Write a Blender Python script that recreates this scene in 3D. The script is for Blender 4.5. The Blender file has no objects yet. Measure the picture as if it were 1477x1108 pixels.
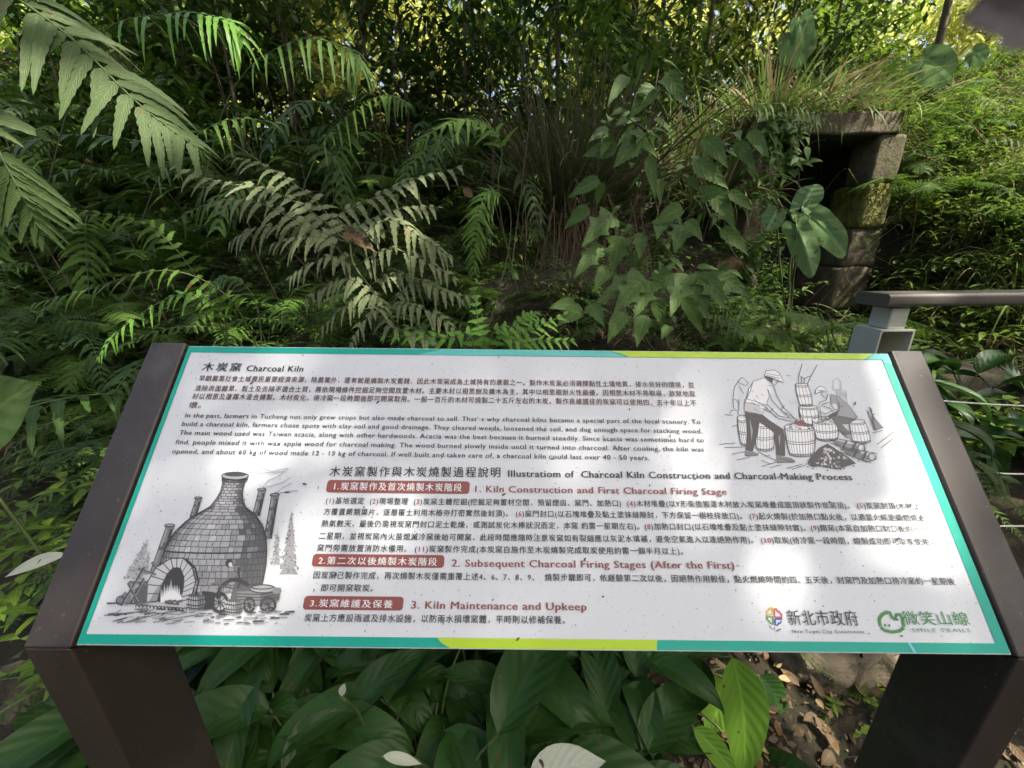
import bpy, math, random
import numpy as np
from mathutils import Vector, Matrix, Euler
rnd = random.Random(7)
SC = bpy.context.scene
COL = SC.collection

# ------------------------------------------------------------------ camera, sky, sun, exposure
CAM_H = 1.30
FPX, CX, CY = 560.0, 738.5, 554.0
R = Matrix(((0.9999406529, -0.0108945242, 0.0),
            (-0.0034120473, -0.3131706117, 0.9496907528),
            (-0.0103464289, -0.9496343914, -0.3131891986)))     # photo axes (x right, y down, z forward) -> world
cd = bpy.data.cameras.new('camera'); cam = bpy.data.objects.new('camera', cd); COL.objects.link(cam)
cd.sensor_width = 36; cd.lens = 36 * FPX / 1477; cd.clip_start = .01; cd.clip_end = 500
cd.dof.use_dof = True; cd.dof.focus_distance = .95; cd.dof.aperture_fstop = 7.5
cx_, cy_, cz_ = (R @ Vector(v) for v in ((1, 0, 0), (0, -1, 0), (0, 0, -1)))
M = Matrix((cx_, cy_, cz_)).transposed().to_4x4(); M.translation = (0, 0, CAM_H)
cam.matrix_world = M
SC.camera = cam
SUN_EL, SUN_AZ = math.radians(60), math.radians(122)            # azimuth clockwise from +Y
SUN = Vector((math.sin(SUN_AZ) * math.cos(SUN_EL), math.cos(SUN_AZ) * math.cos(SUN_EL), math.sin(SUN_EL)))
w = bpy.data.worlds.new('World'); SC.world = w; w.use_nodes = True
nt = w.node_tree
sky = nt.nodes.new('ShaderNodeTexSky'); sky.sky_type = 'NISHITA'; sky.sun_disc = False
sky.sun_elevation = SUN_EL; sky.sun_rotation = SUN_AZ; sky.dust_density = 7.0; sky.air_density = .8; sky.ozone_density = .8
bg = nt.nodes['Background']; bg.inputs['Strength'].default_value = .15
nt.links.new(sky.outputs[0], bg.inputs[0])
sl = bpy.data.lights.new('sun', 'SUN'); sl.energy = 4.0; sl.angle = math.radians(.5); sl.color = (1, .93, .82)
so = bpy.data.objects.new('sun', sl); COL.objects.link(so); so.location = (3, -5, 14)
so.rotation_euler = SUN.to_track_quat('Z', 'Y').to_euler()
SC.view_settings.view_transform = 'Standard'; SC.view_settings.look = 'None'
SC.view_settings.exposure = 1.55; SC.view_settings.gamma = 1
SC.cycles.max_bounces = 6; SC.cycles.transmission_bounces = 4; SC.cycles.sample_clamp_indirect = 6

# ------------------------------------------------------------------ helpers
def ray(px, py):
    return R @ Vector(((px - CX) / FPX, (py - CY) / FPX, 1))
def at(px, py, y):
    "point seen at a photo pixel, at distance y in front of the camera"
    d = ray(px, py); return Vector((0, 0, CAM_H)) + d * (y / d.y)
def sstep(a, b, x):
    t = min(1, max(0, (x - a) / (b - a))); return t * t * (3 - 2 * t)
KX0, KX1, KY = 2.2, 2.96, 3.55                                  # kiln mouth
def ground(x, y):
    z = 0 if y < 1.25 else .60 * (y - 1.25)
    if y > 5: z = 2.25 + .22 * (y - 5)
    z += .10 * math.sin(1.7 * x + .6 * y) * sstep(1.2, 2.5, y) + .05 * math.sin(4.1 * x - 2.3 * y) * sstep(1., 2., y)
    k = sstep(KX0 - .40, KX0 - .02, x) * (1 - sstep(KX1 + .25, KX1 + .75, x))
    front = min(z, .62 + .12 * (y - 2.6)) if y > 1.25 else z
    back = max(z, 2.35)
    if k > 0:
        zz = front if y < KY + .12 else (back if y > KY + .3 else z)
        if y > KY + 2.5: zz = z
        z = z * (1 - k) + zz * k
    else:
        pass
    z += .95 * sstep(3.05, 5.6, x) * sstep(1.9, 3.6, y)
    return z
def gp(px, py):
    d = ray(px, py); o = Vector((0, 0, CAM_H)); t = .3
    while t < 40:
        p = o + d * t
        if p.z < ground(p.x, p.y): return Vector((p.x, p.y, ground(p.x, p.y)))
        t += .02
    return o + d * 12
def empty(name, loc, rz=0):
    o = bpy.data.objects.new(name, None); COL.objects.link(o); o.location = loc; o.rotation_euler = (0, 0, rz); o.empty_display_size = .1
    return o
def tag(o, label=None, cat=None, group=None, kind=None):
    if label: o['label'] = label
    if cat: o['category'] = cat
    if group: o['group'] = group
    if kind: o['kind'] = kind
    return o

class MB:
    def __init__(s): s.v = []; s.f = []; s.uv = []; s.m = []
    def vert(s, p, uv=(0, 0)): s.v.append((p[0], p[1], p[2])); s.uv.append(uv); return len(s.v) - 1
    def face(s, idx, m=0): s.f.append(idx); s.m.append(m)
    def tube(s, pts, r0, r1=None, n=6, m=0, cap=True):
        r1 = r0 if r1 is None else r1
        rings = []; L = len(pts); ref = Vector((.13, .31, .94))
        for i, p in enumerate(pts):
            t = (Vector(pts[min(i + 1, L - 1)]) - Vector(pts[max(i - 1, 0)])).normalized()
            a = t.cross(ref); a = a.normalized() if a.length > 1e-4 else t.orthogonal().normalized(); b = t.cross(a)
            r = r0 + (r1 - r0) * i / max(1, L - 1)
            rings.append([s.vert(Vector(p) + (a * math.cos(2 * math.pi * k / n) + b * math.sin(2 * math.pi * k / n)) * r, (.5, i / L)) for k in range(n)])
        for i in range(L - 1):
            for k in range(n): s.face((rings[i][k], rings[i][(k + 1) % n], rings[i + 1][(k + 1) % n], rings[i + 1][k]), m)
        if cap: s.face(tuple(rings[0][::-1]), m); s.face(tuple(rings[-1]), m)
    def box(s, c, ax, ay, az, m=0):
        "box from centre and three half-axis vectors"
        c, ax, ay, az = map(Vector, (c, ax, ay, az)); i = []
        for sz in (-1, 1):
            for sx, sy in ((-1, -1), (1, -1), (1, 1), (-1, 1)): i.append(s.vert(c + ax * sx + ay * sy + az * sz, (sx * .5 + .5, sy * .5 + .5)))
        for q in ((3, 2, 1, 0), (4, 5, 6, 7), (0, 1, 5, 4), (1, 2, 6, 5), (2, 3, 7, 6), (3, 0, 4, 7)): s.face(tuple(i[k] for k in q), m)
    def prism(s, poly, ext, m=0):
        "closed polygon (list of Vectors) extruded by a vector"
        a = [s.vert(p) for p in poly]; b = [s.vert(Vector(p) + Vector(ext)) for p in poly]; n = len(a)
        s.face(tuple(a[::-1]), m); s.face(tuple(b), m)
        for k in range(n): s.face((a[k], a[(k + 1) % n], b[(k + 1) % n], b[k]), m)
    def blade(s, base, d, nrm, L, W, n=5, prof=None, bend=.2, fold=.15, teeth=0, m=0, grav=True, wave=0, cross=3, side=0):
        "a leaf blade: strip of quads along d, folded on its midrib and bending down"
        d = Vector(d).normalized(); nrm = Vector(nrm); sd = d.cross(nrm)
        sd = sd.normalized() if sd.length > 1e-5 else d.orthogonal().normalized(); nn = sd.cross(d).normalized()
        dn = Vector((0, 0, -1)) if grav else -nn
        base = Vector(base); rows = []; ph = rnd.random() * 6
        for i in range(n + 1):
            v = i / n; wd = W * .5 * (prof(v) if prof else math.sin(math.pi * (v ** .75)) ** .8 if 0 < v < 1 else 0)
            c = base + d * (L * v * (1 - .25 * bend * v)) + dn * (L * bend * v * v) + sd * (side * L * v * v)
            row = []
            for j in range(cross):
                u = -1 + 2 * j / (cross - 1)
                k = wd * (1 + (teeth * (1 if i % 2 else -1) if abs(u) == 1 else 0))
                off = nn * (abs(u) * wd * fold + (wave * W * math.sin(v * 14 + ph + u * 2) * abs(u)))
                row.append(s.vert(c + sd * (u * k) + off, (u * .5 + .5, v)))
            rows.append(row)
        for i in range(n):
            for j in range(cross - 1): s.face((rows[i][j], rows[i][j + 1], rows[i + 1][j + 1], rows[i + 1][j]), m)
    def build(s, name, mats, parent=None, smooth=True, off=None):
        me = bpy.data.meshes.new(name)
        vs = s.v if off is None else [(a - off[0], b - off[1], c - off[2]) for a, b, c in s.v]
        me.from_pydata(vs, [], s.f); me.validate()
        if not isinstance(mats, (list, tuple)): mats = [mats]
        for mm in mats: me.materials.append(mm)
        if len(me.polygons) == len(s.m):
            me.polygons.foreach_set('material_index', s.m)
        uvl = me.uv_layers.new(name='UVMap')
        li = np.zeros(len(me.loops), int); me.loops.foreach_get('vertex_index', li)
        uvl.data.foreach_set('uv', np.array(s.uv, float)[li].ravel())
        me.polygons.foreach_set('use_smooth', [smooth] * len(me.polygons))
        o = bpy.data.objects.new(name, me); COL.objects.link(o); o.parent = parent
        return o

# ------------------------------------------------------------------ materials
class NT:
    def __init__(s, name):
        s.mat = bpy.data.materials.new(name); s.mat.use_nodes = True; s.t = s.mat.node_tree; s.n = s.t.nodes
        s.b = s.n['Principled BSDF']; s.out = s.n['Material Output']
    def new(s, typ, **kw):
        n = s.n.new(typ)
        for k, v in kw.items(): setattr(n, k, v)
        return n
    def l(s, a, b): s.t.links.new(a, b)
    def noise(s, scale, detail=4, coord='Object', rough=.55):
        tc = s.new('ShaderNodeTexCoord'); n = s.new('ShaderNodeTexNoise'); n.inputs['Scale'].default_value = scale; n.inputs['Detail'].default_value = detail
        n.inputs['Roughness'].default_value = rough
        s.l(tc.outputs[coord], n.inputs['Vector']); return n.outputs['Fac']
    def ramp(s, fac, stops):
        r = s.new('ShaderNodeValToRGB'); e = r.color_ramp.elements
        while len(e) < len(stops): e.new(.5)
        for k, (p, c) in enumerate(stops):
            e[k].position = p; e[k].color = (*c, 1) if len(c) == 3 else c
        s.l(fac, r.inputs[0]); return r.outputs[0]
    def mix(s, fac, a, b, blend='MIX'):
        m = s.new('ShaderNodeMix', data_type='RGBA', blend_type=blend)
        for sock, v in ((m.inputs[0], fac), (m.inputs[6], a), (m.inputs[7], b)):
            if isinstance(v, (int, float)): sock.default_value = v
            elif isinstance(v, tuple): sock.default_value = (*v, 1) if len(v) == 3 else v
            else: s.l(v, sock)
        return m.outputs[2]
    def math(s, op, a, b=0.0):
        m = s.new('ShaderNodeMath', operation=op)
        for sock, v in ((m.inputs[0], a), (m.inputs[1], b)):
            if isinstance(v, (int, float)): sock.default_value = v
            else: s.l(v, sock)
        return m.outputs[0]
    def bump(s, h, strength=.3, dist=.01):
        b = s.new('ShaderNodeBump'); b.inputs['Strength'].default_value = strength; b.inputs['Distance'].default_value = dist
        s.l(h, b.inputs['Height']); s.l(b.outputs[0], s.b.inputs['Normal'])
    def color(s, c):
        if isinstance(c, tuple): s.b.inputs['Base Color'].default_value = (*c, 1)
        else: s.l(c, s.b.inputs['Base Color'])
    def rough(s, r):
        if isinstance(r, (int, float)): s.b.inputs['Roughness'].default_value = r
        else: s.l(r, s.b.inputs['Roughness'])

def leafmat(name, c1, c2, rough=.45, tr=.35, dust=0, veins=10, vstr=.25, brown=.03, mid=.35, trcol=None, spec=.22):
    brown *= 1.5
    k = NT(name)
    oi = k.new('ShaderNodeObjectInfo')
    base = k.mix(oi.outputs['Random'], c1, c2)
    nz = k.noise(9, 3)
    base = k.mix(k.math('MULTIPLY', nz, .55), base, tuple(min(1, x * 1.7 + .01) for x in c2))
    uv = k.new('ShaderNodeUVMap'); sp = k.new('ShaderNodeSeparateXYZ'); k.l(uv.outputs[0], sp.inputs[0])
    au = k.math('ABSOLUTE', k.math('SUBTRACT', sp.outputs[0], .5))
    rib = k.math('LESS_THAN', au, .035)
    vn = k.math('SINE', k.math('MULTIPLY', k.math('SUBTRACT', sp.outputs[1], k.math('MULTIPLY', au, .55)), veins * 6.283))
    base = k.mix(k.math('MULTIPLY', rib, mid), base, tuple(min(1, x * 2.2 + .03) for x in c2))
    base = k.mix(k.math('MULTIPLY', k.math('GREATER_THAN', vn, .8), mid * .35), base, tuple(min(1, x * 1.9 + .02) for x in c2))
    if brown:
        bz = k.noise(23, 2)
        base = k.mix(k.math('GREATER_THAN', bz, .74 - brown), base, (.10, .06, .02))
    if dust:
        dz = k.noise(60, 5, rough=.7); dz2 = k.noise(5, 2)
        f = k.math('MULTIPLY', k.math('MULTIPLY', dz, dust * 1.5), k.math('ADD', dz2, .35))
        f = k.new('ShaderNodeClamp').outputs[0] if False else f
        base = k.mix(f, base, (.29, .30, .18))
        spk = k.noise(210, 1); base = k.mix(k.math('MULTIPLY', k.math('GREATER_THAN', spk, .66), .6 * dust), base, (.55, .54, .46))
    k.color(base); k.rough(rough); k.b.inputs['Specular IOR Level'].default_value = spec
    h = k.math('ADD', k.math('MULTIPLY', vn, .5), k.math('MULTIPLY', k.noise(40, 3), .6))
    k.bump(h, vstr, .004)
    if tr:
        t = k.new('ShaderNodeBsdfTranslucent'); mx = k.new('ShaderNodeMixShader'); mx.inputs[0].default_value = tr
        k.l(k.mix(.5, base, trcol or tuple(min(1, x * 1.5) for x in c2)), t.inputs[0])
        k.l(k.b.outputs[0], mx.inputs[1]); k.l(t.outputs[0], mx.inputs[2]); k.l(mx.outputs[0], k.out.inputs[0])
    return k.mat
def plain(name, c, rough=.6, metal=0, var=.25, scale=20, bump=0, spec=.5):
    k = NT(name); n = k.noise(scale, 5)
    k.color(k.mix(n, tuple(x * (1 - var) for x in c), tuple(min(1, x * (1 + var)) for x in c))); k.rough(rough); k.b.inputs['Metallic'].default_value = metal
    k.b.inputs['Specular IOR Level'].default_value = spec
    if bump: k.bump(k.noise(scale * 3, 5), bump, .01)
    return k.mat
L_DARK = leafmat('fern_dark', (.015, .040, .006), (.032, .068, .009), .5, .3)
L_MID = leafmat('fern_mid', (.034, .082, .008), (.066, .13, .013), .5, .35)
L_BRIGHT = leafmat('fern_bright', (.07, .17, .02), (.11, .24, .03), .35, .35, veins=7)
L_DUST = leafmat('fern_dusty', (.045, .08, .024), (.07, .105, .035), .8, .2, dust=.5, brown=.06, spec=.2)
L_NEAR = leafmat('fern_near', (.030, .070, .010), (.048, .09, .016), .6, .25, dust=.16, brown=.02, spec=.3)
L_SAGE = leafmat('shrub_leaf', (.036, .085, .013), (.058, .115, .018), .55, .3, dust=.12, veins=6, brown=.03)
L_TARO = leafmat('taro_leaf', (.075, .145, .05), (.11, .185, .075), .6, .35, veins=5, brown=.05, mid=.8)
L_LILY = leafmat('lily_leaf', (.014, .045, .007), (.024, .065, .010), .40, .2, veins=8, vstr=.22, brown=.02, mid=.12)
L_LILYLIT = leafmat('lily_leaf_sunlit', (.13, .27, .03), (.17, .33, .04), .38, .45, veins=8, vstr=.25, brown=.01, mid=.4)  # brighter copy of the lily leaf, with sunlight put into its colour
L_GRASS = leafmat('grass_blade', (.07, .13, .022), (.12, .17, .04), .5, .35, veins=0, brown=.04)
L_DRY = leafmat('dry_blade', (.19, .14, .07), (.26, .2, .1), .7, .2, veins=0, brown=0)
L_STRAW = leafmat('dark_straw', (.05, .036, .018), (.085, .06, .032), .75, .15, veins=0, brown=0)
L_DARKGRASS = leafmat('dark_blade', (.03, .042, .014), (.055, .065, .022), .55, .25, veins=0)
L_WEED = leafmat('weed_leaf', (.06, .125, .012), (.12, .19, .02), .45, .4, veins=4)
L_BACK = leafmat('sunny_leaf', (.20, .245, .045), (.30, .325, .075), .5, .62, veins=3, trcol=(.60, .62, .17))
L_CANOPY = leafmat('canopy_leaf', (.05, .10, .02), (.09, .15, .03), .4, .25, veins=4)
L_LITTER = leafmat('dead_leaf', (.06, .038, .02), (.12, .08, .045), .8, .1, veins=6, brown=.12)
STEM = plain('stem_green', (.08, .11, .03), .6); STEMB = plain('stem_brown', (.07, .045, .025), .8, bump=.4)
BARK = plain('bark', (.11, .085, .06), .9, bump=.8, scale=9)
SPATHE = leafmat('spathe', (.46, .49, .36), (.54, .56, .43), .5, .35, veins=8, brown=.05, mid=.12)

def kiln_stone():
    k = NT('kiln_stone'); n = k.noise(7, 8, rough=.7); c = k.ramp(n, [(.3, (.06, .048, .028)), (.55, (.18, .145, .09)), (.75, (.29, .24, .16))])
    ms = k.noise(4.5, 4); c = k.mix(k.ramp(ms, [(.5, (0, 0, 0)), (.66, (1, 1, 1))]), c, (.09, .10, .02)); k.color(c); k.rough(.92); k.bump(k.noise(22, 9, rough=.75), 1, .05); return k.mat
STONE = kiln_stone()
def moss_stone():
    k = NT('mossy_stone'); n = k.noise(12, 7, rough=.7); k.color(k.ramp(n, [(.35, (.07, .065, .04)), (.5, (.15, .15, .03)), (.7, (.24, .23, .05))])); k.rough(.95); k.bump(k.noise(40, 8), .9, .03); return k.mat
MOSS = moss_stone()
ROCK = plain('pale_rock', (.17, .14, .09), .95, var=.6, scale=14, bump=1)
def soil_mat():
    k = NT('soil'); n = k.noise(14, 9, rough=.7)
    c = k.ramp(n, [(.3, (.016, .012, .007)), (.5, (.04, .028, .015)), (.7, (.09, .062, .034))])
    g = k.noise(1.3, 4); c = k.mix(k.math('MULTIPLY', g, .5), c, (.045, .06, .018))
    k.color(c); k.rough(.95); k.bump(k.noise(45, 8, rough=.75), 1, .04); return k.mat
SOIL = soil_mat()
def frame_paint():
    k = NT('frame_paint'); n = k.noise(3.5, 4); c = k.mix(n, (.028, .021, .016), (.046, .036, .029))
    d = k.noise(150, 2); c = k.mix(k.math('MULTIPLY', k.math('GREATER_THAN', d, .71), .35), c, (.22, .19, .16)); st = k.noise(6, 6, rough=.75); c = k.mix(k.math('MULTIPLY', k.ramp(st, [(.52, (0, 0, 0)), (.72, (1, 1, 1))]), .35), c, (.13, .115, .095))
    k.color(c); k.rough(k.ramp(k.noise(11, 5), [(.3, (.36,) * 3), (.7, (.56,) * 3)])); k.bump(k.noise(700, 2), .06, .001); return k.mat
FRAME = frame_paint()
def panel_white():
    k = NT('panel_face'); n = k.noise(2.2, 4); c = k.mix(n, (.58, .605, .63), (.64, .66, .68))
    d = k.noise(260, 2, rough=.4); c = k.mix(k.math('MULTIPLY', k.ramp(d, [(.72, (0, 0, 0)), (.75, (1, 1, 1))]), .75), c, (.13, .12, .10))
    d2 = k.noise(430, 1); c = k.mix(k.math('MULTIPLY', k.ramp(d2, [(.70, (0, 0, 0)), (.74, (1, 1, 1))]), .5), c, (.22, .21, .2))
    k.color(c); k.rough(k.ramp(k.noise(7, 5), [(.3, (.40,) * 3), (.7, (.55,) * 3)])); k.b.inputs['Specular IOR Level'].default_value = .35; k.bump(k.noise(38, 3), .04, .002); return k.mat
PANEL = panel_white()
def ink(name, c, rough=.48):
    k = NT(name); d = k.noise(170, 2, rough=.4); k.color(k.mix(k.math('MULTIPLY', k.ramp(d, [(.70, (0, 0, 0)), (.73, (1, 1, 1))]), .35), c, (.13, .12, .1))); k.rough(rough); return k.mat
TEAL = ink('teal_print', (.0, .33, .245)); LIME = ink('lime_print', (.40, .58, .02)); AQUA = ink('aqua_print', (.09, .47, .43)); SKYB = ink('pale_blue_print', (.2, .5, .62))
INK = ink('black_ink', (.022, .022, .024)); INKB = ink('brown_ink', (.10, .04, .035)); INKR = ink('red_ink', (.30, .02, .03)); BADGE = ink('badge_brown', (.24, .065, .055)); WHITE = ink('white_ink', (.75, .75, .75))
GREY = [ink('grey_ink', (g, g, g * 1.03)) for g in (.05, .11, .19, .29, .40, .52)]
STEEL = plain('galvanised_steel', (.50, .50, .43), .45, .25, var=.15, scale=14)
RAILM = plain('rail_coating', (.13, .115, .10), .33, .3, var=.2, scale=8)
ROPE = plain('steel_rope', (.72, .70, .64), .5, .2, var=.3, scale=120)

# ------------------------------------------------------------------ information sign
SGN = 1.20 / 1.10
T0 = Vector((-.50751675, .59986399, -.12890673)) * SGN + Vector((0, 0, CAM_H))
EX = Vector((.99976358, -.00614484, -.02085721)).normalized()
EYd = Vector((-.02382227, -.65737471, -.75318722)); EYd = (EYd - EX * EYd.dot(EX)).normalized()     # down the panel
EN = EYd.cross(EX).normalized()
if EN.z < 0: EN = -EN
PW, PH = 1.20, .39786 * SGN
SB = Vector((T0.x + PW / 2, T0.y - .1, 0))
sign = empty('information_sign', SB)
tag(sign, 'tilted white information sign with teal border and text about a charcoal kiln, on brown legs', 'sign')
def uv(px, py):
    "photo pixel -> (right, down) metres on the panel plane"
    d = ray(px, py); o = Vector((0, 0, CAM_H)); t = (T0 - o).dot(EN) / d.dot(EN); q = o + d * t - T0
    return q.dot(EX), q.dot(EYd)
def pp(x, y, h=0): return T0 + EX * x + EYd * y + EN * h - SB
TH = .012
def quadbox(name, x0, y0, x1, y1, h0, h1, mat, parent, bev=0):
    m = MB(); m.box(pp((x0 + x1) / 2, (y0 + y1) / 2, (h0 + h1) / 2), EX * ((x1 - x0) / 2), -EYd * ((y1 - y0) / 2), EN * ((h1 - h0) / 2))
    o = m.build(name, mat, parent, smooth=False)
    if bev:
        b = o.modifiers.new('bevel', 'BEVEL'); b.width = bev; b.segments = 3
    return o
panel = quadbox('panel', 0, 0, PW, PH, -TH, 0, PANEL, sign, .0015)
G = .004
RW0 = -G; RW = .070
def flat(m, poly, h, mi=0):
    ids = [m.vert(pp(x, y, h)) for x, y in poly]; m.face(tuple(ids), mi)
iTL, iBL, iBR, iTR = uv(278.5, 507), uv(122, 914), uv(1437, 928.5), uv(1271, 521)
bt, bb, bl_, br_ = (iTL[1] + iTR[1]) / 2, (iBL[1] + iBR[1]) / 2, (iTL[0] + iBL[0]) / 2, (iTR[0] + iBR[0]) / 2
e = .0016
m = MB()
flat(m, [(e, e), (PW - e, e), (br_, bt), (bl_, bt)], .0006); flat(m, [(bl_, bb), (br_, bb), (PW - e, PH - e), (e, PH - e)], .0006)
flat(m, [(e, e), (bl_, bt), (bl_, bb), (e, PH - e)], .0006); flat(m, [(br_, bt), (PW - e, e), (PW - e, PH - e), (br_, bb)], .0006)
m.build('border', TEAL, panel, False)
def X(px, py): return uv(px, py)[0]
m = MB()
def arcpoly(xa, xb, y0, y1, bulge, xend_slant):
    n = 8; L = [(xa + (xb - xa) * (k / n) + bulge * math.sin(math.pi * k / n), y0 + (y1 - y0) * k / n) for k in range(n + 1)]
    return L
l = arcpoly(X(880, 507), X(908, 517), e, bt, 0.004, 0); flat(m, l + [(X(1246, 522), bt), (X(1258, 511), e)], .0010, 0)
m.build('border_accent', LIME, panel, False); m = MB()
l = arcpoly(X(631, 921), X(650, 937), bb, PH - e, -.003, 0); flat(m, l + [(X(947, 940), PH - e), (X(948, 924), bb)], .0010, 0)
m.build('border_accent', LIME, panel, False); m = MB()
flat(m, [(X(1260, 511), e), (PW - e, e), (PW - e, .020), (br_ + .001, .018), (br_ + .001, bt), (X(1250, 522), bt)], .0010, 0)
m.build('border_accent', AQUA, panel, False); m = MB()
flat(m, [(X(640, 503), e), (X(878, 507), e), (X(904, 517), bt), (X(600, 512), bt)], .0010, 0)
m.build('border_accent', AQUA, panel, False); m = MB()
flat(m, [(X(1308, 927), bb), (X(1312, 927), bb), (X(1322, 944), PH - e), (X(1318, 944), PH - e)], .0010, 0)
m.build('border_scratch', SKYB, panel, False)

# ---- the writing
def text_mesh(m, body, p0, p1, hpx, mats_idx=0, bold=0, cjk=True, redparen=None, sp=None, font_h=None):
    "one line of writing fitted between two photo pixels on the panel"
    cu = bpy.data.curves.new('txt', 'FONT'); cu.body = body; cu.size = 1; cu.resolution_u = 2; cu.fill_mode = 'FRONT'
    cu.space_character = sp or (1.13 if cjk else 1.08)
    o = bpy.data.objects.new('txt', cu); COL.objects.link(o)
    dg = bpy.context.evaluated_depsgraph_get(); ev = o.evaluated_get(dg); me = ev.to_mesh()
    vs = np.array([v.co[:] for v in me.vertices]); fs = [tuple(p.vertices) for p in me.polygons]
    ev.to_mesh_clear(); bpy.data.objects.remove(o); bpy.data.curves.remove(cu)
    if not len(vs): return
    a = Vector(uv(*p0)); b = Vector(uv(*p1)); mid = ((p0[0] + p1[0]) / 2, (p0[1] + p1[1]) / 2)
    hh = abs(uv(mid[0], mid[1])[1] - uv(mid[0], mid[1] - hpx)[1])
    x0, x1 = vs[:, 0].min(), vs[:, 0].max()
    y0, y1 = (-.08, .80) if cjk else (0, .727)
    ex = b - a; fx = 1 / (x1 - x0)
    up = Vector((ex.y, -ex.x)).normalized()
    if up.y > 0: up = -up
    for kb, sh in enumerate((0,) if not bold else (-bold, bold) if bold < .010 else (-bold, 0, bold)):   # weight: the same glyphs printed slightly apart
        base = len(m.v)
        for x, y, z in vs:
            q = a + ex * ((x - x0 + sh) * fx) + up * (hh * (y - y0 + (sh * .5 if cjk else 0)) / (y1 - y0)); m.vert(pp(q.x, q.y, .0016 + .00003 * kb))
        for f in fs:
            mi = mats_idx
            if redparen:
                c = sum(vs[i][0] for i in f) / len(f)
                if any(u <= c <= v_ for u, v_ in redparen): mi = 1
            m.face(tuple(base + i for i in f), mi)
def advances(body, sp):
    "x ranges of the '(n)' numerals in a line"
    import re
    out = []
    for t in re.finditer(r'\((\d+)\)', body):
        def wd(s):
            cu = bpy.data.curves.new('t', 'FONT'); cu.body = s; cu.space_character = sp; o = bpy.data.objects.new('t', cu); COL.objects.link(o)
            ev = o.evaluated_get(bpy.context.evaluated_depsgraph_get()); me = ev.to_mesh(); r = max((v.co.x for v in me.vertices), default=0)
            ev.to_mesh_clear(); bpy.data.objects.remove(o); bpy.data.curves.remove(cu); return r
        out.append((wd(body[:t.start()] + '(') + .01 if t.start() or True else 0, wd(body[:t.end(1)]) + .02))
    return out
def writing(name, mats, lines, parent=None):
    m = MB()
    for ln in lines:
        body, p0, p1, h, kw = ln
        text_mesh(m, body, p0, p1, h, **kw)
    return m.build(name, mats, parent or panel, False)
C_, E_ = dict(cjk=True, bold=.013), dict(cjk=False, bold=.013)
EB = dict(cjk=False, bold=.022)
writing('title_text', [INK], [("木炭窯", (291.4, 535.5), (346.7, 536.5), 11.8, dict(cjk=True, bold=.016, sp=1.3)), ("Charcoal Kiln", (355.6, 535.6), (437.4, 536.6), 8.4, EB)])
writing('chinese_introduction', [INKB], [
 ("早期農業社會土城農民重要經濟來源，除農業外，還有就是燒製木炭賣錢，因此木炭窯成為土城特有的景觀之一。製作木炭窯必須選擇黏性土壤地質，排水良好的環境，並", (286.6, 550.3), (1001.3, 560), 8, C_),
 ("清除表面雜草、鬆土及去除不適合土質，再依現場條件挖掘足夠空間放置木材。主要木材以相思樹及雜木為主，其中以相思樹耐火性最優。因相思木材不易取得，故就地取", (281.1, 564.7), (1003, 572.8), 8.2, C_),
 ("材以相思及蓮霧木混合燒製。木材炭化，待冷窯一段時間後即可開窯取用。一般一百斤的木材可燒製二十五斤左右的木炭。製作良維護佳的炭窯可以使用四、五十年以上不", (277, 576.3), (1004.6, 586.3), 8.4, C_),
 ("壞。", (272.2, 589.3), (290, 589.3), 8.6, C_)])
writing('english_introduction', [INK], [
 ("In the past, farmers in Tucheng not only grew crops but also made charcoal to sell. That’ s why charcoal kilns became a special part of the local scenery. To", (267.6, 602.6), (1010, 612), 6.6, E_),
 ("build a charcoal kiln, farmers chose spots with clay soil and good drainage. They cleared weeds, loosened the soil, and dug enough space for stacking wood.", (262.7, 614.8), (1012.7, 625.4), 6.8, E_),
 ("The main wood used was Taiwan acacia, along with other hardwoods. Acacia was the best because it burned steadily. Since acacia was sometimes hard to", (258.9, 627.5), (1014.9, 638.4), 6.9, E_),
 ("find, people mixed it with wax apple wood for charcoal making. The wood burned slowly inside until it turned into charcoal. After cooling, the kiln was", (253.5, 641), (1014.9, 651.7), 7, E_),
 ("opened, and about 60 kg of wood made 12 - 15 kg of charcoal. If well built and taken care of, a charcoal kiln could last over 40 - 50 years.", (248.6, 654.4), (936.3, 664), 7.1, E_)])
writing('process_heading', [INK], [("木炭窯製作與木炭燒製過程說明", (475.2, 687.6), (721.6, 688.8), 14, dict(cjk=True, bold=.010, sp=1.22)),
 ("Illustratiom of  Charcoal Kiln Construction and Charcoal-Making Process", (733, 688), (1228.7, 693), 10, EB)])
writing('stage_heading', [BADGE], [("1. Kiln Construction and First Charcoal Firing Stage", (685.6, 710), (1047.8, 714), 9.8, EB)])
writing('stage_heading', [BADGE], [("2. Subsequent Charcoal Firing Stages (After the First)", (651.8, 817.3), (1059, 820.5), 11, EB)])
writing('stage_heading', [BADGE], [("3. Kiln Maintenance and Upkeep", (593.5, 877.7), (846, 880.4), 11.6, EB)])
def body(s, p0, p1, h): return (s, p0, p1, h, dict(cjk=True, bold=.013, sp=1.13, redparen=advances(s, 1.13)))
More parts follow.
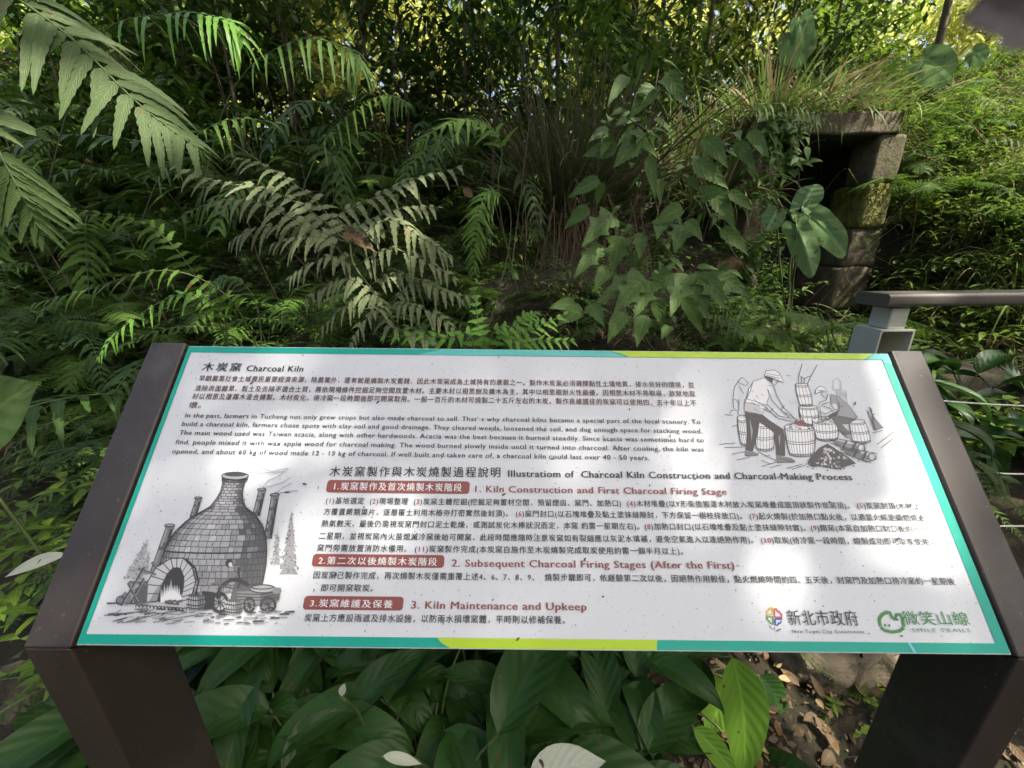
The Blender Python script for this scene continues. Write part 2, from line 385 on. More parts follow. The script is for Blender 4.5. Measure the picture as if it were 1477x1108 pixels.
writing('process_text', [INK, INKR], [
 body("(1)基地選定  (2)現場整理  (3)炭窯主體挖掘(挖掘足夠置材空間，預留煙囪、窯門、加熱口)  (4)木材堆疊(以Y形柴擔搬運木材放入炭窯堆疊成圓頂狀製作炭窯頂)。 (5)炭窯封頂(木材上", (470.3, 727), (1327, 735), 9.2),
 body("方覆蓋蕨類葉片，逐層覆土利用木樁夯打密實然後封頂)。 (6)窯門封口(以石塊堆疊及黏土塗抹縫隙封，下方保留一樹枝排放口)。 (7)起火燒製(於加熱口點火後，以適當火候連續燃燒送", (467, 743), (1334, 752), 9.4),
 body("熱氣數天，最後仍需視炭窯門封口泥土乾燥，或測試炭化木棒狀況而定，本窯 約需一星期左右)。(8)加熱口封口(以石塊堆疊及黏土塗抹縫隙封實)。(9)開窯(本窯自加熱口封口後約一～", (464, 760), (1338, 768), 9.5),
 body("二星期，並視炭窯內火苗熄滅冷窯後始可開窯，此段時間應隨時注意炭窯如有裂縫應以灰泥水填補，避免空氣進入以達絕熱作用)。 (10)取炭(待冷窯一段時間，燒製成功即可取炭使用，", (460.3, 778), (1345, 786.5), 9.7),
 body("窯門旁需放置消防水備用。 (11)炭窯製作完成(本炭窯自施作至木炭燒製完成取炭使用約需一個半月以上)。", (457.3, 795.4), (985, 800.3), 9.8)])
writing('later_firing_text', [INK], [("因炭窯己製作完成，再次燒製木炭僅需重覆上述4、6、7、8、9、  燒製步驟即可，依經驗第二次以後，因絕熱作用較佳，點火燃燒時間約四、五天後，封窯門及加熱口待冷窯約一星期後", (452.2, 834.6), (1377, 843.8), 10.2, C_),
 ("，即可開窯取炭。", (452, 853.2), (538, 853.4), 10.4, C_)])
writing('upkeep_text', [INK], [("炭窯上方應設雨遮及排水設施，以防雨水損壞窯體，平時則以修補保養。", (439, 896.5), (814.7, 899.8), 11.2, C_)])
for (a, b, t, t0, t1) in (((471.5, 693.5), (677.5, 711.5), "1.炭窯製作及首次燒製木炭階段", (482, 707), (665.8, 709.2)),
                          ((450.8, 799.8), (641, 818.2), "2.第二次以後燒製木炭階段", (459.5, 814), (630, 816.2)),
                          ((438.2, 860), (582, 880), "3.炭窯維護及保養", (447.5, 875.3), (566, 877))):
    m = MB(); a_, b_ = uv(*a), uv(*b); c_ = uv(a[0], b[1]); d_ = uv(b[0], a[1])
    x0, x1, y0, y1 = (a_[0] + c_[0]) / 2, (b_[0] + d_[0]) / 2, (a_[1] + d_[1]) / 2, (b_[1] + c_[1]) / 2; r = .0045; poly = []
    for cx, cy, s0 in ((x1 - r, y0 + r, -90), (x1 - r, y1 - r, 0), (x0 + r, y1 - r, 90), (x0 + r, y0 + r, 180)):
        for k in range(5): t_ = math.radians(s0 + k * 22.5); poly.append((cx + r * math.cos(t_), cy + r * math.sin(t_)))
    flat(m, poly, .0009); bd = m.build('section_badge', BADGE, panel, False)
    writing('badge_text', [WHITE], [(t, t0, t1, 11, dict(cjk=True, bold=.013, sp=1.2))], bd)

# ---- drawings: strokes and fills in the pixels of an enlarged detail
class Draw:
    def __init__(s, ox, oy, sc): s.o = (ox, oy, sc); s.m = MB(); s.h = .0008
    def p(s, q): return uv(s.o[0] + q[0] / s.o[2], s.o[1] + q[1] / s.o[2])
    def fill(s, poly, mi):
        s.h += .0000015; flat(s.m, [s.p(q) for q in poly], s.h, mi)
    def line(s, pts, w=.8, mi=0, closed=False):
        s.h += .0000015
        P = [Vector(s.p(q)) for q in pts]
        if closed: P.append(P[0])
        w *= .00055
        prev = None
        for i, a in enumerate(P):
            t = (P[min(i + 1, len(P) - 1)] - P[max(i - 1, 0)])
            if t.length < 1e-7: continue
            t.normalize(); nrm = Vector((-t.y, t.x)) * w
            cur = (s.m.vert(pp(a.x + nrm.x, a.y + nrm.y, s.h)), s.m.vert(pp(a.x - nrm.x, a.y - nrm.y, s.h)))
            if prev: s.m.face((prev[0], prev[1], cur[1], cur[0]), mi)
            prev = cur
    def ell(s, cx, cy, rx, ry, a0=0, a1=360, n=18): return [(cx + rx * math.cos(math.radians(a0 + (a1 - a0) * k / n)), cy + ry * math.sin(math.radians(a0 + (a1 - a0) * k / n))) for k in range(n + 1)]
def lerp_poly(tab, y):
    for (y0, x0), (y1, x1) in zip(tab, tab[1:]):
        if y0 <= y <= y1: return x0 + (x1 - x0) * (y - y0) / (y1 - y0)
    return tab[-1][1] if y > tab[-1][0] else tab[0][1]
D = Draw(150, 660, 4.433)
r2 = random.Random(3)
def fir(cx, top, bot, wd, lean, tone):
    n = 9; Lp, Rp = [], []
    for k in range(n):
        f = k / (n - 1); y = top + (bot - top) * f; x = cx - lean * f; ww = wd * f ** .8
        Lp += [(x - ww, y + 10), (x - ww * .55, y + 6)]; Rp += [(x + ww, y + 10), (x + ww * .55, y + 6)]
    D.fill([(cx, top - 20)] + Rp + Lp[::-1], tone)
    for k in range(60):
        f = r2.random() ** .7; y = top + (bot - top) * f; x = cx - lean * f + wd * f ** .8 * r2.uniform(-1, 1); D.line([(x, y), (x + r2.uniform(-16, 16), y + r2.uniform(4, 16))], .9, max(0, tone - 2))
fir(1200, 345, 740, 62, 18, 3); fir(1112, 470, 680, 34, 12, 4); fir(278, 525, 770, 62, 90, 4); fir(297, 590, 740, 22, 40, 5)
def chimney(x0, y0, x1, y1, wt, wb, dark=1):
    n = 12
    for k in range(n):
        f0, f1 = k / n, (k + 1) / n
        for j in range(3):
            def q(f, u): ww = wt + (wb - wt) * f; return (x0 + (x1 - x0) * f + ww * (u - .5), y0 + (y1 - y0) * f)
            D.fill([q(f0, j / 3), q(f0, (j + 1) / 3), q(f1, (j + 1) / 3), q(f1, j / 3)], [3, 2, 0][j] if r2.random() < .7 else 1)
    D.line([(x0 - wt / 2, y0), (x1 - wb / 2, y1)], 1.2); D.line([(x0 + wt / 2, y0), (x1 + wb / 2, y1)], 1.4)
    D.fill([(x0 - wt * .7, y0 - 10), (x0 + wt * .7, y0 - 10), (x0 + wt * .62, y0 + 14), (x0 - wt * .62, y0 + 14)], 2); D.line(D.ell(x0, y0 - 10, wt * .7, wt * .2), 1.2)
chimney(607, 270, 572, 385, 34, 40); chimney(1012, 215, 975, 375, 40, 46); chimney(1095, 250, 1050, 520, 42, 46); chimney(425, 445, 330, 740, 46, 62)
TL = [(120, 765), (170, 768), (215, 757), (265, 730), (315, 690), (355, 620), (405, 540), (470, 470), (540, 420), (590, 395), (640, 378), (700, 368), (860, 350)]
TR = [(120, 930), (165, 905), (215, 893), (270, 895), (320, 915), (365, 975), (430, 1020), (510, 1045), (600, 1050), (680, 1046), (760, 1032), (860, 1010)]
ys = [125, 141, 157, 174, 192, 210, 228, 246, 263, 279, 295, 310, 325, 342, 362, 386, 414, 446, 482, 520, 556, 594, 632, 672, 712, 754, 798, 842]
def kp(y, th):
    l_, r_ = lerp_poly(TL, y), lerp_poly(TR, y); c, hw = (l_ + r_) / 2, (r_ - l_) / 2
    return (c + hw * math.sin(th), y + .055 * hw * math.cos(th) * (1 if y > 300 else .8))
for i, (ya, yb) in enumerate(zip(ys, ys[1:])):
    hw = (lerp_poly(TR, ya) - lerp_poly(TL, ya)) / 2; n = max(6, int(hw * math.pi / 46)); o_ = .5 * (i % 2)
    ths = sorted(set([-math.pi / 2] + [max(-math.pi / 2, min(math.pi / 2, -math.pi / 2 + math.pi * (k + o_) / n + r2.uniform(-.03, .03))) for k in range(n + 1)] + [math.pi / 2]))
    for a, b in zip(ths, ths[1:]):
        mid = (a + b) / 2
        sh = 4.6 - 1.1 * abs(mid + .45) ** 1.5 - (1.2 if mid > .5 else 0) - (.9 if mid < -1.1 else 0) - (.5 if 590 < ya else 0) + r2.uniform(-.7, .7)
        if 190 > ya: sh -= .7
        tone = int(max(1, min(5, sh)))
        D.fill([kp(ya, a), kp(ya, mid), kp(ya, b), kp(yb, b), kp(yb, mid), kp(yb, a)], tone)
        D.line([kp(ya, a), kp(yb, a)], .75, 0)
        for q in range(2):
            t_ = a + (b - a) * r2.random(); yy = ya + (yb - ya) * r2.random(); D.line([kp(yy, t_), kp(min(yy + 9, yb), t_ + .03)], .6, max(0, tone - 2))
    D.line([kp(ya, -math.pi / 2 + math.pi * k / 14) for k in range(15)], 1.9 if ya in (594,) else .85, 0)
D.line([(x, y) for y, x in TL if y < 600], 1.2); D.line([(x, y) for y, x in TR], 1.6)
D.fill(D.ell(848, 120, 86, 24), 3); D.fill(D.ell(850, 112, 70, 13), 0); D.line(D.ell(848, 120, 86, 24), 1.3); D.line(D.ell(848, 138, 80, 22, 0, 180), 1)
D.fill(D.ell(812, 676, 24, 27), 0); D.fill(D.ell(820, 684, 12, 15), 5)
OUT = [(262, 925), (285, 810), (345, 705), (440, 645), (520, 642), (578, 700), (600, 790), (578, 870), (562, 945)]
INN = [(355, 918), (383, 820), (418, 745), (455, 706), (500, 706), (524, 765), (520, 830), (508, 890), (490, 940)]
D.fill(OUT + INN[::-1], 5); D.fill([INN[0]] + INN[1:] + [(420, 935)], 0)
D.fill([(300, 925), (355, 918), (383, 820), (418, 745), (400, 780), (340, 850)], 3)
for k in range(len(OUT) - 1):
    for f in (0, .5):
        A_ = [OUT[k][j] + (OUT[k + 1][j] - OUT[k][j]) * f for j in (0, 1)]; B_ = [INN[k][j] + (INN[k + 1][j] - INN[k][j]) * f for j in (0, 1)]; D.line([A_, B_], 1)
D.line(OUT, 1.5); D.line(INN, 1.5); D.line([(a + 18, b + 6) for a, b in OUT[4:]], 2.2)
fl = []
for k in range(13): x = 380 + k * 10.5; fl += [(x, 880 - 60 * math.sin(math.pi * (k + .5) / 13) - r2.uniform(0, 50)), (x + 5, 905 - 50 * math.sin(math.pi * (k + .5) / 13))]
D.fill([(375, 925)] + fl + [(505, 930)], 6)
for x in (400, 430, 470): D.fill([(x, 915), (x + 45, 905), (x + 48, 922), (x + 6, 932)], 1)
for k in range(14): D.line(D.ell(230 + k * 23, 950 + k * 1.5, 14, 10, 150, 390, 6), 1)
def wheel(cx, cy, rx, ry, w=2.2):
    D.line(D.ell(cx, cy, rx, ry), w, 0); D.line(D.ell(cx, cy, rx * .85, ry * .85), 1, 0)
    for a in range(0, 360, 40): D.line([(cx, cy), (cx + rx * .85 * math.cos(math.radians(a)), cy + ry * .85 * math.sin(math.radians(a)))], 1.1, 0)
    D.fill(D.ell(cx, cy, rx * .18, ry * .18), 0)
def tub(cx, top, bot, rt, rm, tone):
    D.fill([(cx - rt, top), (cx + rt, top), (cx + rm, (top + bot) / 2), (cx + rt * .85, bot), (cx - rt * .85, bot), (cx - rm, (top + bot) / 2)], tone); D.fill([(cx + rt * .3, top), (cx + rt, top), (cx + rm, (top + bot) / 2), (cx + rt * .85, bot), (cx + rt * .3, bot)], max(0, tone - 2))
    D.fill(D.ell(cx, top, rt, 10), 1)
    for f in (.25, .6, .8): y = top + (bot - top) * f; D.line([(cx - rm * .97, y), (cx, y + 10), (cx + rm * .97, y)], 1.4, 0)
    for k in range(-3, 4): D.line([(cx + k * rt / 4, top), (cx + k * rm / 4, (top + bot) / 2), (cx + k * rt / 4.3, bot)], .7, 0)
D.fill([(640, 850), (720, 860), (720, 965), (630, 975)], 0); D.fill([(845, 800), (960, 830), (900, 900), (820, 900)], 1)
D.line(D.ell(850, 890, 112, 112, 175, 320), 3, 0); D.line(D.ell(850, 890, 100, 100, 175, 320), 1.2, 0); D.line([(870, 700), (880, 800), (860, 850)], 2.4, 0); D.line([(700, 805), (900, 850)], 2, 1)
D.fill([(860, 855), (1030, 850), (1140, 850), (1120, 920), (985, 940), (870, 920)], 2); D.fill([(1010, 850), (1140, 830), (1130, 910), (1010, 935)], 1)
for y in (870, 888, 906): D.line([(862, y), (1012, y + 4), (1136, y - 16)], 1.1, 0)
D.fill(D.ell(1025, 838, 82, 26), 3); D.line(D.ell(1025, 838, 82, 26), 1.3); D.line(D.ell(1022, 826, 70, 14), 1.2); D.fill(D.ell(1115, 850, 30, 22), 2)
wheel(940, 940, 34, 46); wheel(1060, 940, 48, 46); wheel(752, 925, 50, 60, 3)
tub(600, 880, 975, 52, 62, 4); tub(840, 912, 998, 50, 60, 4)
D.line([(598, 880), (606, 845)], 2.4); D.line([(612, 880), (600, 838)], 1.6)
D.fill([(215, 840), (300, 780), (290, 925), (205, 930)], 1); D.fill([(100, 905), (150, 855), (185, 880), (180, 930), (110, 935)], 2); D.line(D.ell(122, 912, 26, 26), 1.4)
for seg in ([(235, 712), (345, 748)], [(175, 795), (290, 805)], [(125, 945), (275, 700)], [(190, 930), (270, 770)], [(240, 930), (170, 800)], [(320, 670), (350, 700)]): D.line(seg, 2.6, 0); D.line([(a + 5, b + 3) for a, b in seg], 1, 3)
for y0, x0, x1 in ((935, 30, 260), (960, 560, 1150), (975, 150, 560), (1003, 20, 130), (990, 900, 1180)):
    for k in range(10): x = r2.uniform(x0, x1); D.line([(x, y0 + r2.uniform(-12, 12)), (x + r2.uniform(25, 70), y0 + r2.uniform(-14, 8))], r2.uniform(.7, 1.7), r2.choice((0, 0, 1, 2)))
for k in range(75): x, y = r2.uniform(60, 1150), r2.uniform(985, 1062); D.line([(x, y), (x + r2.uniform(12, 75), y - r2.uniform(2, 24) * (1 if x < 560 else .2))], r2.uniform(.5, 1.7), r2.choice((0, 1, 2, 3)))
D.line([(40, 1005), (210, 985), (500, 1000)], .8, 1); D.line([(160, 1048), (420, 985)], .9, 1); D.line([(330, 1050), (620, 1000)], .9, 1)
for pts in ([(860, 95), (895, 75), (935, 65), (970, 52), (945, 78), (1010, 68), (1080, 92), (1185, 72)], [(930, 98), (1010, 104), (1080, 96), (1150, 96), (1190, 75)], [(1020, 200), (1060, 150), (1110, 130), (1160, 98)], [(1030, 195), (1090, 182), (1150, 165), (1200, 130)], [(1100, 230), (1150, 200), (1210, 165)], [(1110, 232), (1170, 222), (1250, 212)]):
    D.line(pts, .7, 2)
D.m.build('kiln_drawing', GREY + [WHITE], panel, False)

D = Draw(1020, 500, 5.275)
NAVY, RUST = 0, 1
def L(*a, w=.85, mi=0): D.line(list(a), w, mi)
def barrel(top, bot, xl, xr, xl2, xr2, tone=6, ry=22, slats=9):
    D.fill([(xl, top), (xr, top), (xr2, bot), (xl2, bot)], tone)
    def e_(f, a): l_, r_ = xl + (xl2 - xl) * f, xr + (xr2 - xr) * f; bl = 10 * math.sin(math.pi * f); y = top + (bot - top) * f; return ((l_ + r_) / 2 + ((r_ - l_) / 2 + bl) * math.cos(a), y + ry * math.sin(a))
    for f in (0, .07, .45, .53, .9, .97): D.line([e_(f, math.pi * k / 10) for k in range(11)], .9)
    for k in range(slats + 1): a = math.pi * k / slats; D.line([e_(f, a) for f in (0, .25, .5, .75, 1)], .6)
    D.line([e_(0, math.pi * 2 * k / 18) for k in range(19)], .9)
# background figures and things
L((230, 270), (265, 235), (315, 280), (290, 300), (230, 270)); L((230, 275), (205, 310), (195, 400), (200, 470), (240, 490), (240, 400)); L((240, 300), (275, 360)); L((195, 410), (215, 400), (240, 440)); L((170, 510), (185, 485), (225, 490), (240, 520))
barrel(545, 740, 228, 300, 255, 330); barrel(590, 780, 375, 500, 372, 502)
L((720, 130), (695, 230), (690, 275)); L((835, 140), (785, 230), (760, 285)); L((705, 225), (735, 245), (780, 225)); L((715, 230), (715, 275)); L((740, 245), (735, 275))
barrel(290, 450, 668, 765, 705, 800, ry=10, slats=6); barrel(460, 590, 695, 835, 720, 845, ry=14, slats=7)
L((955, 330), (955, 260), (985, 240), (1015, 265), (1015, 330), (955, 330), mi=3); L((975, 340), (1055, 335), (1062, 440), mi=3); L((980, 345), (985, 400), mi=3)
for k in range(7): L((990 + k * 10, 345), (992 + k * 10, 390), w=.5, mi=3)
for k in range(5): L((625 + k * 14, 410 + (k % 2) * 8), (630 + k * 15, 440), w=.5, mi=4)
# standing worker
D.fill([(285, 495), (300, 640), (290, 790), (345, 800), (385, 660), (395, 575), (510, 660), (525, 830), (590, 835), (590, 700), (575, 630), (470, 560), (420, 520)], 0)
D.fill([(320, 545), (345, 640), (335, 720), (328, 640)], 3); D.fill([(540, 690), (555, 665), (548, 760)], 3)
D.fill([(345, 265), (425, 240), (470, 290), (490, 350), (455, 420), (420, 500), (285, 490), (290, 410), (310, 330)], 6)
D.fill([(285, 425), (400, 450), (420, 520), (300, 500), (278, 480)], 5)
L((425, 242), (350, 265), (315, 320), (295, 400), (280, 430), (280, 490), (420, 522), (425, 480), (480, 500), (500, 470)); L((345, 270), (330, 330), (300, 395)); L((300, 400), (400, 430), (440, 455)); L((290, 425), (400, 450)); L((455, 320), (470, 380), (450, 430)); L((455, 300), (500, 295), (530, 380), (580, 465), (640, 520), (655, 555)); L((460, 330), (490, 410), (545, 470), (600, 520), (640, 555))
L((440, 465), (480, 500), (540, 550), (600, 560), (680, 585)); L((450, 430), (490, 480), (545, 530), (620, 545)); L((560, 480), (585, 450)); L((700, 500), (740, 590)); L((590, 500), (735, 590))
for k in range(9): a = r2.uniform(310, 430); b = r2.uniform(350, 480); L((a, b), (a + r2.uniform(15, 50), b + r2.uniform(10, 30)), w=.7)
D.fill([(440, 190), (520, 185), (565, 240), (580, 275), (500, 240), (435, 225)], 6); D.fill([(440, 225), (500, 240), (490, 275), (440, 240)], 0)
L((430, 240), (445, 185), (510, 180), (550, 205), (570, 250), (582, 275), (535, 262), (480, 235), (440, 225)); L((450, 205), (545, 225)); L((445, 218), (550, 245)); L((500, 240), (490, 280), (515, 295), (535, 268))
D.fill([(285, 795), (345, 800), (388, 815), (385, 830), (288, 835)], 2); D.fill([(525, 825), (590, 840), (665, 865), (660, 885), (528, 885)], 2); L((285, 830), (388, 828)); L((528, 885), (668, 875), (640, 855), (590, 840)); L((540, 850), (640, 872))
# tubs in front
barrel(610, 820, 585, 815, 625, 810, ry=26, slats=15); barrel(560, 700, 795, 995, 830, 990, ry=26, slats=12)
for k in range(30): a = r2.uniform(610, 790); b = r2.uniform(595, 630); L((a, b), (a + 14, b + r2.uniform(-8, 8)), w=1.2, mi=1)
for k in range(26): a = r2.uniform(815, 975); b = r2.uniform(545, 585); L((a, b), (a + 16, b + r2.uniform(-8, 8)), w=1.3, mi=1)
for k in range(16): a = r2.uniform(650, 735); L((a, 555 + r2.uniform(0, 30)), (a + 20, 590 + r2.uniform(0, 15)), w=1.2, mi=7)
# seated worker
barrel(570, 725, 1080, 1195, 1105, 1240, ry=16, slats=8)
D.fill([(935, 365), (1000, 385), (1075, 450), (1140, 540), (1090, 560), (960, 520), (1000, 480), (990, 430), (940, 440)], 3); D.fill([(945, 545), (1000, 525), (1090, 545), (1130, 560), (1060, 590), (1020, 590), (1090, 665), (1050, 680), (985, 620)], 1)
D.fill([(915, 525), (1000, 485), (985, 530), (935, 545)], 0); D.fill([(820, 330), (860, 305), (900, 325), (910, 350), (865, 345), (820, 365)], 6)
L((818, 362), (825, 325), (860, 302), (895, 318), (912, 348), (865, 342), (820, 362)); L((835, 335), (900, 335)); L((865, 350), (880, 385), (905, 400), (915, 360)); L((935, 365), (1000, 385), (1075, 450), (1140, 540)); L((915, 370), (900, 410), (850, 425), (845, 470), (880, 440), (925, 425)); L((880, 455), (930, 470), (960, 500)); L((860, 500), (900, 515), (945, 490)); L((855, 470), (860, 520), (900, 525), (895, 590), (870, 585), (865, 525)); L((940, 440), (960, 480), (1000, 485), (1005, 440), (975, 400)); L((950, 550), (1000, 640), (1055, 690), (1100, 690), (1090, 665)); L((1140, 540), (1090, 560), (1040, 540)); D.fill([(1050, 680), (1100, 675), (1105, 700), (1045, 695)], 3)
# bundles, coal heap, teepee of sticks, ground
for (x, y) in ((930, 720), (1010, 790)):
    for k in range(5): L((x + k * 12, y - 15 + k * 12), (x + 210 + k * 6, y + 40 + k * 14), w=.8)
    L((x, y), (x + 40, y - 20), (x + 280, y + 25), (x + 270, y + 70), (x + 200, y + 90), (x, y + 12)); L((x + 100, y + 50), (x + 130, y - 5), w=2); L((x + 170, y + 70), (x + 200, y + 5), w=2); D.line(D.ell(x + 240, y + 50, 26, 26), 1)
D.fill([(760, 880), (800, 820), (850, 770), (910, 740), (960, 770), (1020, 810), (1080, 850), (1130, 890), (1050, 915), (990, 935), (920, 925), (860, 910), (790, 915)], 0)
for k in range(60):
    x = r2.gauss(930, 75); y = r2.uniform(770, 915)
    if abs(x - 920) < (y - 735) * 1.1: D.fill([(x, y), (x + r2.uniform(8, 22), y + r2.uniform(-10, 6)), (x + r2.uniform(14, 26), y + r2.uniform(8, 20)), (x + 2, y + r2.uniform(8, 18))], r2.choice((5, 5, 4, 1, 1)))
for k in range(26): x = r2.uniform(730, 1160); y = r2.uniform(890, 950) - abs(x - 930) * .12; D.fill([(x, y), (x + 10, y - 4), (x + 13, y + 6), (x + 3, y + 8)], 0)
D.fill([(1250, 520), (1275, 640), (1335, 620)], 2); L((1215, 490), (1275, 640), w=1.5); L((1230, 460), (1270, 560), w=1.5); L((1245, 470), (1260, 600)); L((1250, 520), (1275, 515)); L((1270, 640), (1335, 615))
for s_ in (((90, 745), (210, 735)), ((125, 770), (270, 765)), ((185, 820), (290, 800)), ((220, 865), (330, 840)), ((410, 865), (480, 895), (520, 880)), ((430, 835), (475, 830)), ((410, 915), (520, 880)), ((600, 930), (720, 895)), ((470, 925), (560, 900)), ((1290, 745), (1415, 650)), ((1315, 775), (1410, 700)), ((1250, 660), (1330, 640)), ((130, 520), (190, 525)), ((185, 610), (225, 600)), ((600, 220), (630, 226)), ((380, 800), (520, 870)), ((640, 935), (740, 905))): D.line(list(s_), .8, 0)
D.m.build('workers_drawing', GREY + [WHITE, BADGE], panel, False)

# ---- the two logos
D = Draw(1090, 870, 9.23)
cols = [ink('logo_gold', (.55, .36, .06)), ink('logo_red', (.5, .05, .05)), ink('logo_green', (.12, .27, .06)), ink('logo_blue', (.03, .09, .35)), GREY[2]]
def petal(pts, mi): D.line(pts, 1.9, mi, closed=True)
petal([(222, 65), (222, 150), (140, 150), (142, 115), (165, 105), (175, 75), (200, 62)], 0); petal([(245, 78), (275, 82), (285, 105), (310, 115), (340, 150), (342, 190), (248, 182)], 1)
petal([(145, 180), (225, 185), (230, 285), (200, 270), (170, 235), (150, 215)], 2); petal([(252, 210), (345, 210), (325, 260), (295, 275), (285, 295), (258, 290)], 3)
D.fill([(168, 295), (195, 310), (230, 365), (200, 335)], 4); D.fill([(255, 385), (285, 345), (345, 335), (310, 370)], 4); D.line([(243, 320), (248, 360)], 1, 4)
lg = D.m.build('government_logo', cols, panel, False)
writing('logo_text', [INK], [("新北市政府", (1137.5, 901.5), (1239, 902.5), 21, dict(cjk=True, bold=0, sp=1.05)), ("New Taipei City Government", (1142.5, 913), (1246, 913.4), 5.2, dict(cjk=False, bold=.004, sp=1.2))], lg)
GRN = ink('trail_green', (.05, .22, .06))
D = Draw(1080, 660, 3.887)
D.line([(735, 945), (730, 905), (745, 882), (770, 865), (790, 868), (800, 895), (815, 905), (825, 880), (845, 880), (858, 905), (868, 950)], 3.4, 0)
D.line([(738, 950), (760, 970), (800, 978), (840, 972), (868, 955)], 3.4, 0); D.line([(766, 862), (775, 880)], 3, 0)
D.fill(D.ell(762, 940, 6, 8), 0); D.fill(D.ell(785, 941, 6, 8), 0)
lg = D.m.build('trail_logo', [GRN], panel, False)
writing('logo_text', [GRN], [("微笑山線", (1304, 901), (1399, 902), 19, dict(cjk=True, bold=0, sp=1.08)), ("SMILE TRAILS", (1315.4, 911.6), (1398.5, 911.8), 5.8, dict(cjk=False, bold=0, sp=1.4))], lg)

m = MB(); rs = random.Random(11)  # dark debris flakes scattered on the panel face
for i in range(46):
    x, y, r = rs.uniform(.02, PW - .02), rs.uniform(.012, PH - .012), rs.choice((.0007, .0009, .0012, .0018)); n_ = 6; a0 = rs.random() * 6; el_ = rs.uniform(1, 3)
    m.face(tuple(m.vert(pp(x + r * rs.uniform(.5, 1.1) * math.cos(a0) * math.cos(t) * el_ - r * .8 * math.sin(a0) * math.sin(t), y + r * math.sin(a0) * math.cos(t) * el_ + r * .8 * math.cos(a0) * math.sin(t), .0018)) for t in [6.283 * q / n_ for q in range(n_)]))
m.build('debris_specks', GREY[0], panel, False)
# ---- frame: back rails, sloping side rails that bend down into the legs
m = MB()
for (yy, hw) in ((.03, .02), (PH - .03, .02)): m.box(pp(PW / 2, yy, -TH - .0145), EX * (PW / 2 + .003), -EYd * hw, EN * .0135)
m.build('back_rail', FRAME, sign, False)
oTL, oBL, oTR = uv(218, 496)[0], uv(36, 937)[0], uv(1330, 512)[0]
WL = -(oTL + oBL) / 2 - G; WR = oTR - PW - G
for side, x0, wd in ((-1, -G - WL, WL), (1, PW + G, WR)):
    m = MB(); h1, h0 = .003, -.052
    m.box(pp(x0 + wd / 2, PH / 2 - .001, (h0 + h1) / 2), EX * (wd / 2), -EYd * (PH / 2 + .004), EN * ((h1 - h0) / 2))
    o = m.build('side_rail', FRAME, sign, False); b = o.modifiers.new('bevel', 'BEVEL'); b.width = .003; b.segments = 3
    # leg profile in the vertical plane
    A = pp(x0, PH + .0035, h1 - .001); B = pp(x0, PH - .10, h0 + .0)
    A2 = pp(x0, PH + .0035, h0); zb = -SB.z
    hor = Vector((0, 1, 0))
    dep = .115
    prof = [A, Vector((A.x, A.y, 0)), Vector((A.x, A.y + dep, 0)), Vector((A.x, A.y + dep, pp(x0, PH, h0).z + (dep - (pp(x0, PH, h0).y - A.y)) / EYd.y * EYd.z - .002)), A2]
    m = MB(); m.prism(prof, EX * (wd if wd > 0 else .05))
    o = m.build('leg', FRAME, sign, False); b = o.modifiers.new('bevel', 'BEVEL'); b.width = .003; b.segments = 3

# ------------------------------------------------------------------ ground
xs = sorted(set([-60, -40, -25, -15, -10, 10, 15, 25, 40, 60] + [round(-8 + .1 * i, 2) for i in range(161)]))
yv = sorted(set([-60, -40, -25, -12, -6, -3, 12, 14, 18, 25, 40, 70] + [round(-1.5 + .1 * i, 2) for i in range(116)]))
m = MB(); gid = {}
for i, x in enumerate(xs):
    for j, y in enumerate(yv): gid[i, j] = m.vert((x, y, ground(x, y) + (.02 * math.sin(9 * x + 3 * y) if y > .8 else 0)))
for i in range(len(xs) - 1):
    for j in range(len(yv) - 1):
        if KX0 - .1 < (xs[i] + xs[i + 1]) / 2 < KX1 + .1 and KY + .02 < (yv[j] + yv[j + 1]) / 2 < KY + .34: continue
        m.face((gid[i, j], gid[i + 1, j], gid[i + 1, j + 1], gid[i, j + 1]))
tag(m.build('ground', SOIL), kind='structure')

# ------------------------------------------------------------------ kiln mouth in the bank
from mathutils import noise as mnoise
def stone(x0, x1, y0, y1, z0, z1, n=7, amp=.02, rot=0, rd=.01):
    m = MB(); c = Vector(((x0 + x1) / 2, (y0 + y1) / 2, (z0 + z1) / 2)); h = Vector(((x1 - x0) / 2, (y1 - y0) / 2, (z1 - z0) / 2)); ids = {}
    def vid(a, b, d):
        key = (a, b, d)
        if key not in ids:
            q = Vector((a / n * 2 - 1, b / n * 2 - 1, d / n * 2 - 1)); r = min(rd / max(h), .5)
            k = 1 - r * sum(abs(t) > .98 for t in q) * .35 if sum(abs(t) > .98 for t in q) > 1 else 1
            p = c + Vector((q.x * h.x, q.y * h.y, q.z * h.z)) * k
            p += mnoise.noise_vector(p * 6) * amp + mnoise.noise_vector(p * 19) * amp * .5
            ids[key] = m.vert(p, (a / n, d / n))
        return ids[key]
    for i in range(n):
        for j in range(n):
            for f in ((0, 1), (n, 0)):
                q = [(i, j), (i + 1, j), (i + 1, j + 1), (i, j + 1)]
                q = q if f[1] else q[::-1]
                m.face(tuple(vid(f[0], a, b) for a, b in q[::-1])); m.face(tuple(vid(a, f[0], b) for a, b in q)); m.face(tuple(vid(a, b, f[0]) for a, b in q[::-1]))
    return m
kiln = tag(empty('kiln_mouth', (KX0 + .4, KY, .8)), 'old stone kiln opening with dark interior in the overgrown bank', 'kiln')
off = kiln.location
stone(KX0 - .12, KX1 + .14, KY - .03, KY + .4, 2.19, 2.335, 12, .012).build('lintel', STONE, kiln, off=off)
stone(KX1 - .01, KX1 + .21, KY - .02, KY + .26, 1.842, 2.188, 10, .010).build('stone_block', STONE, kiln, off=off)
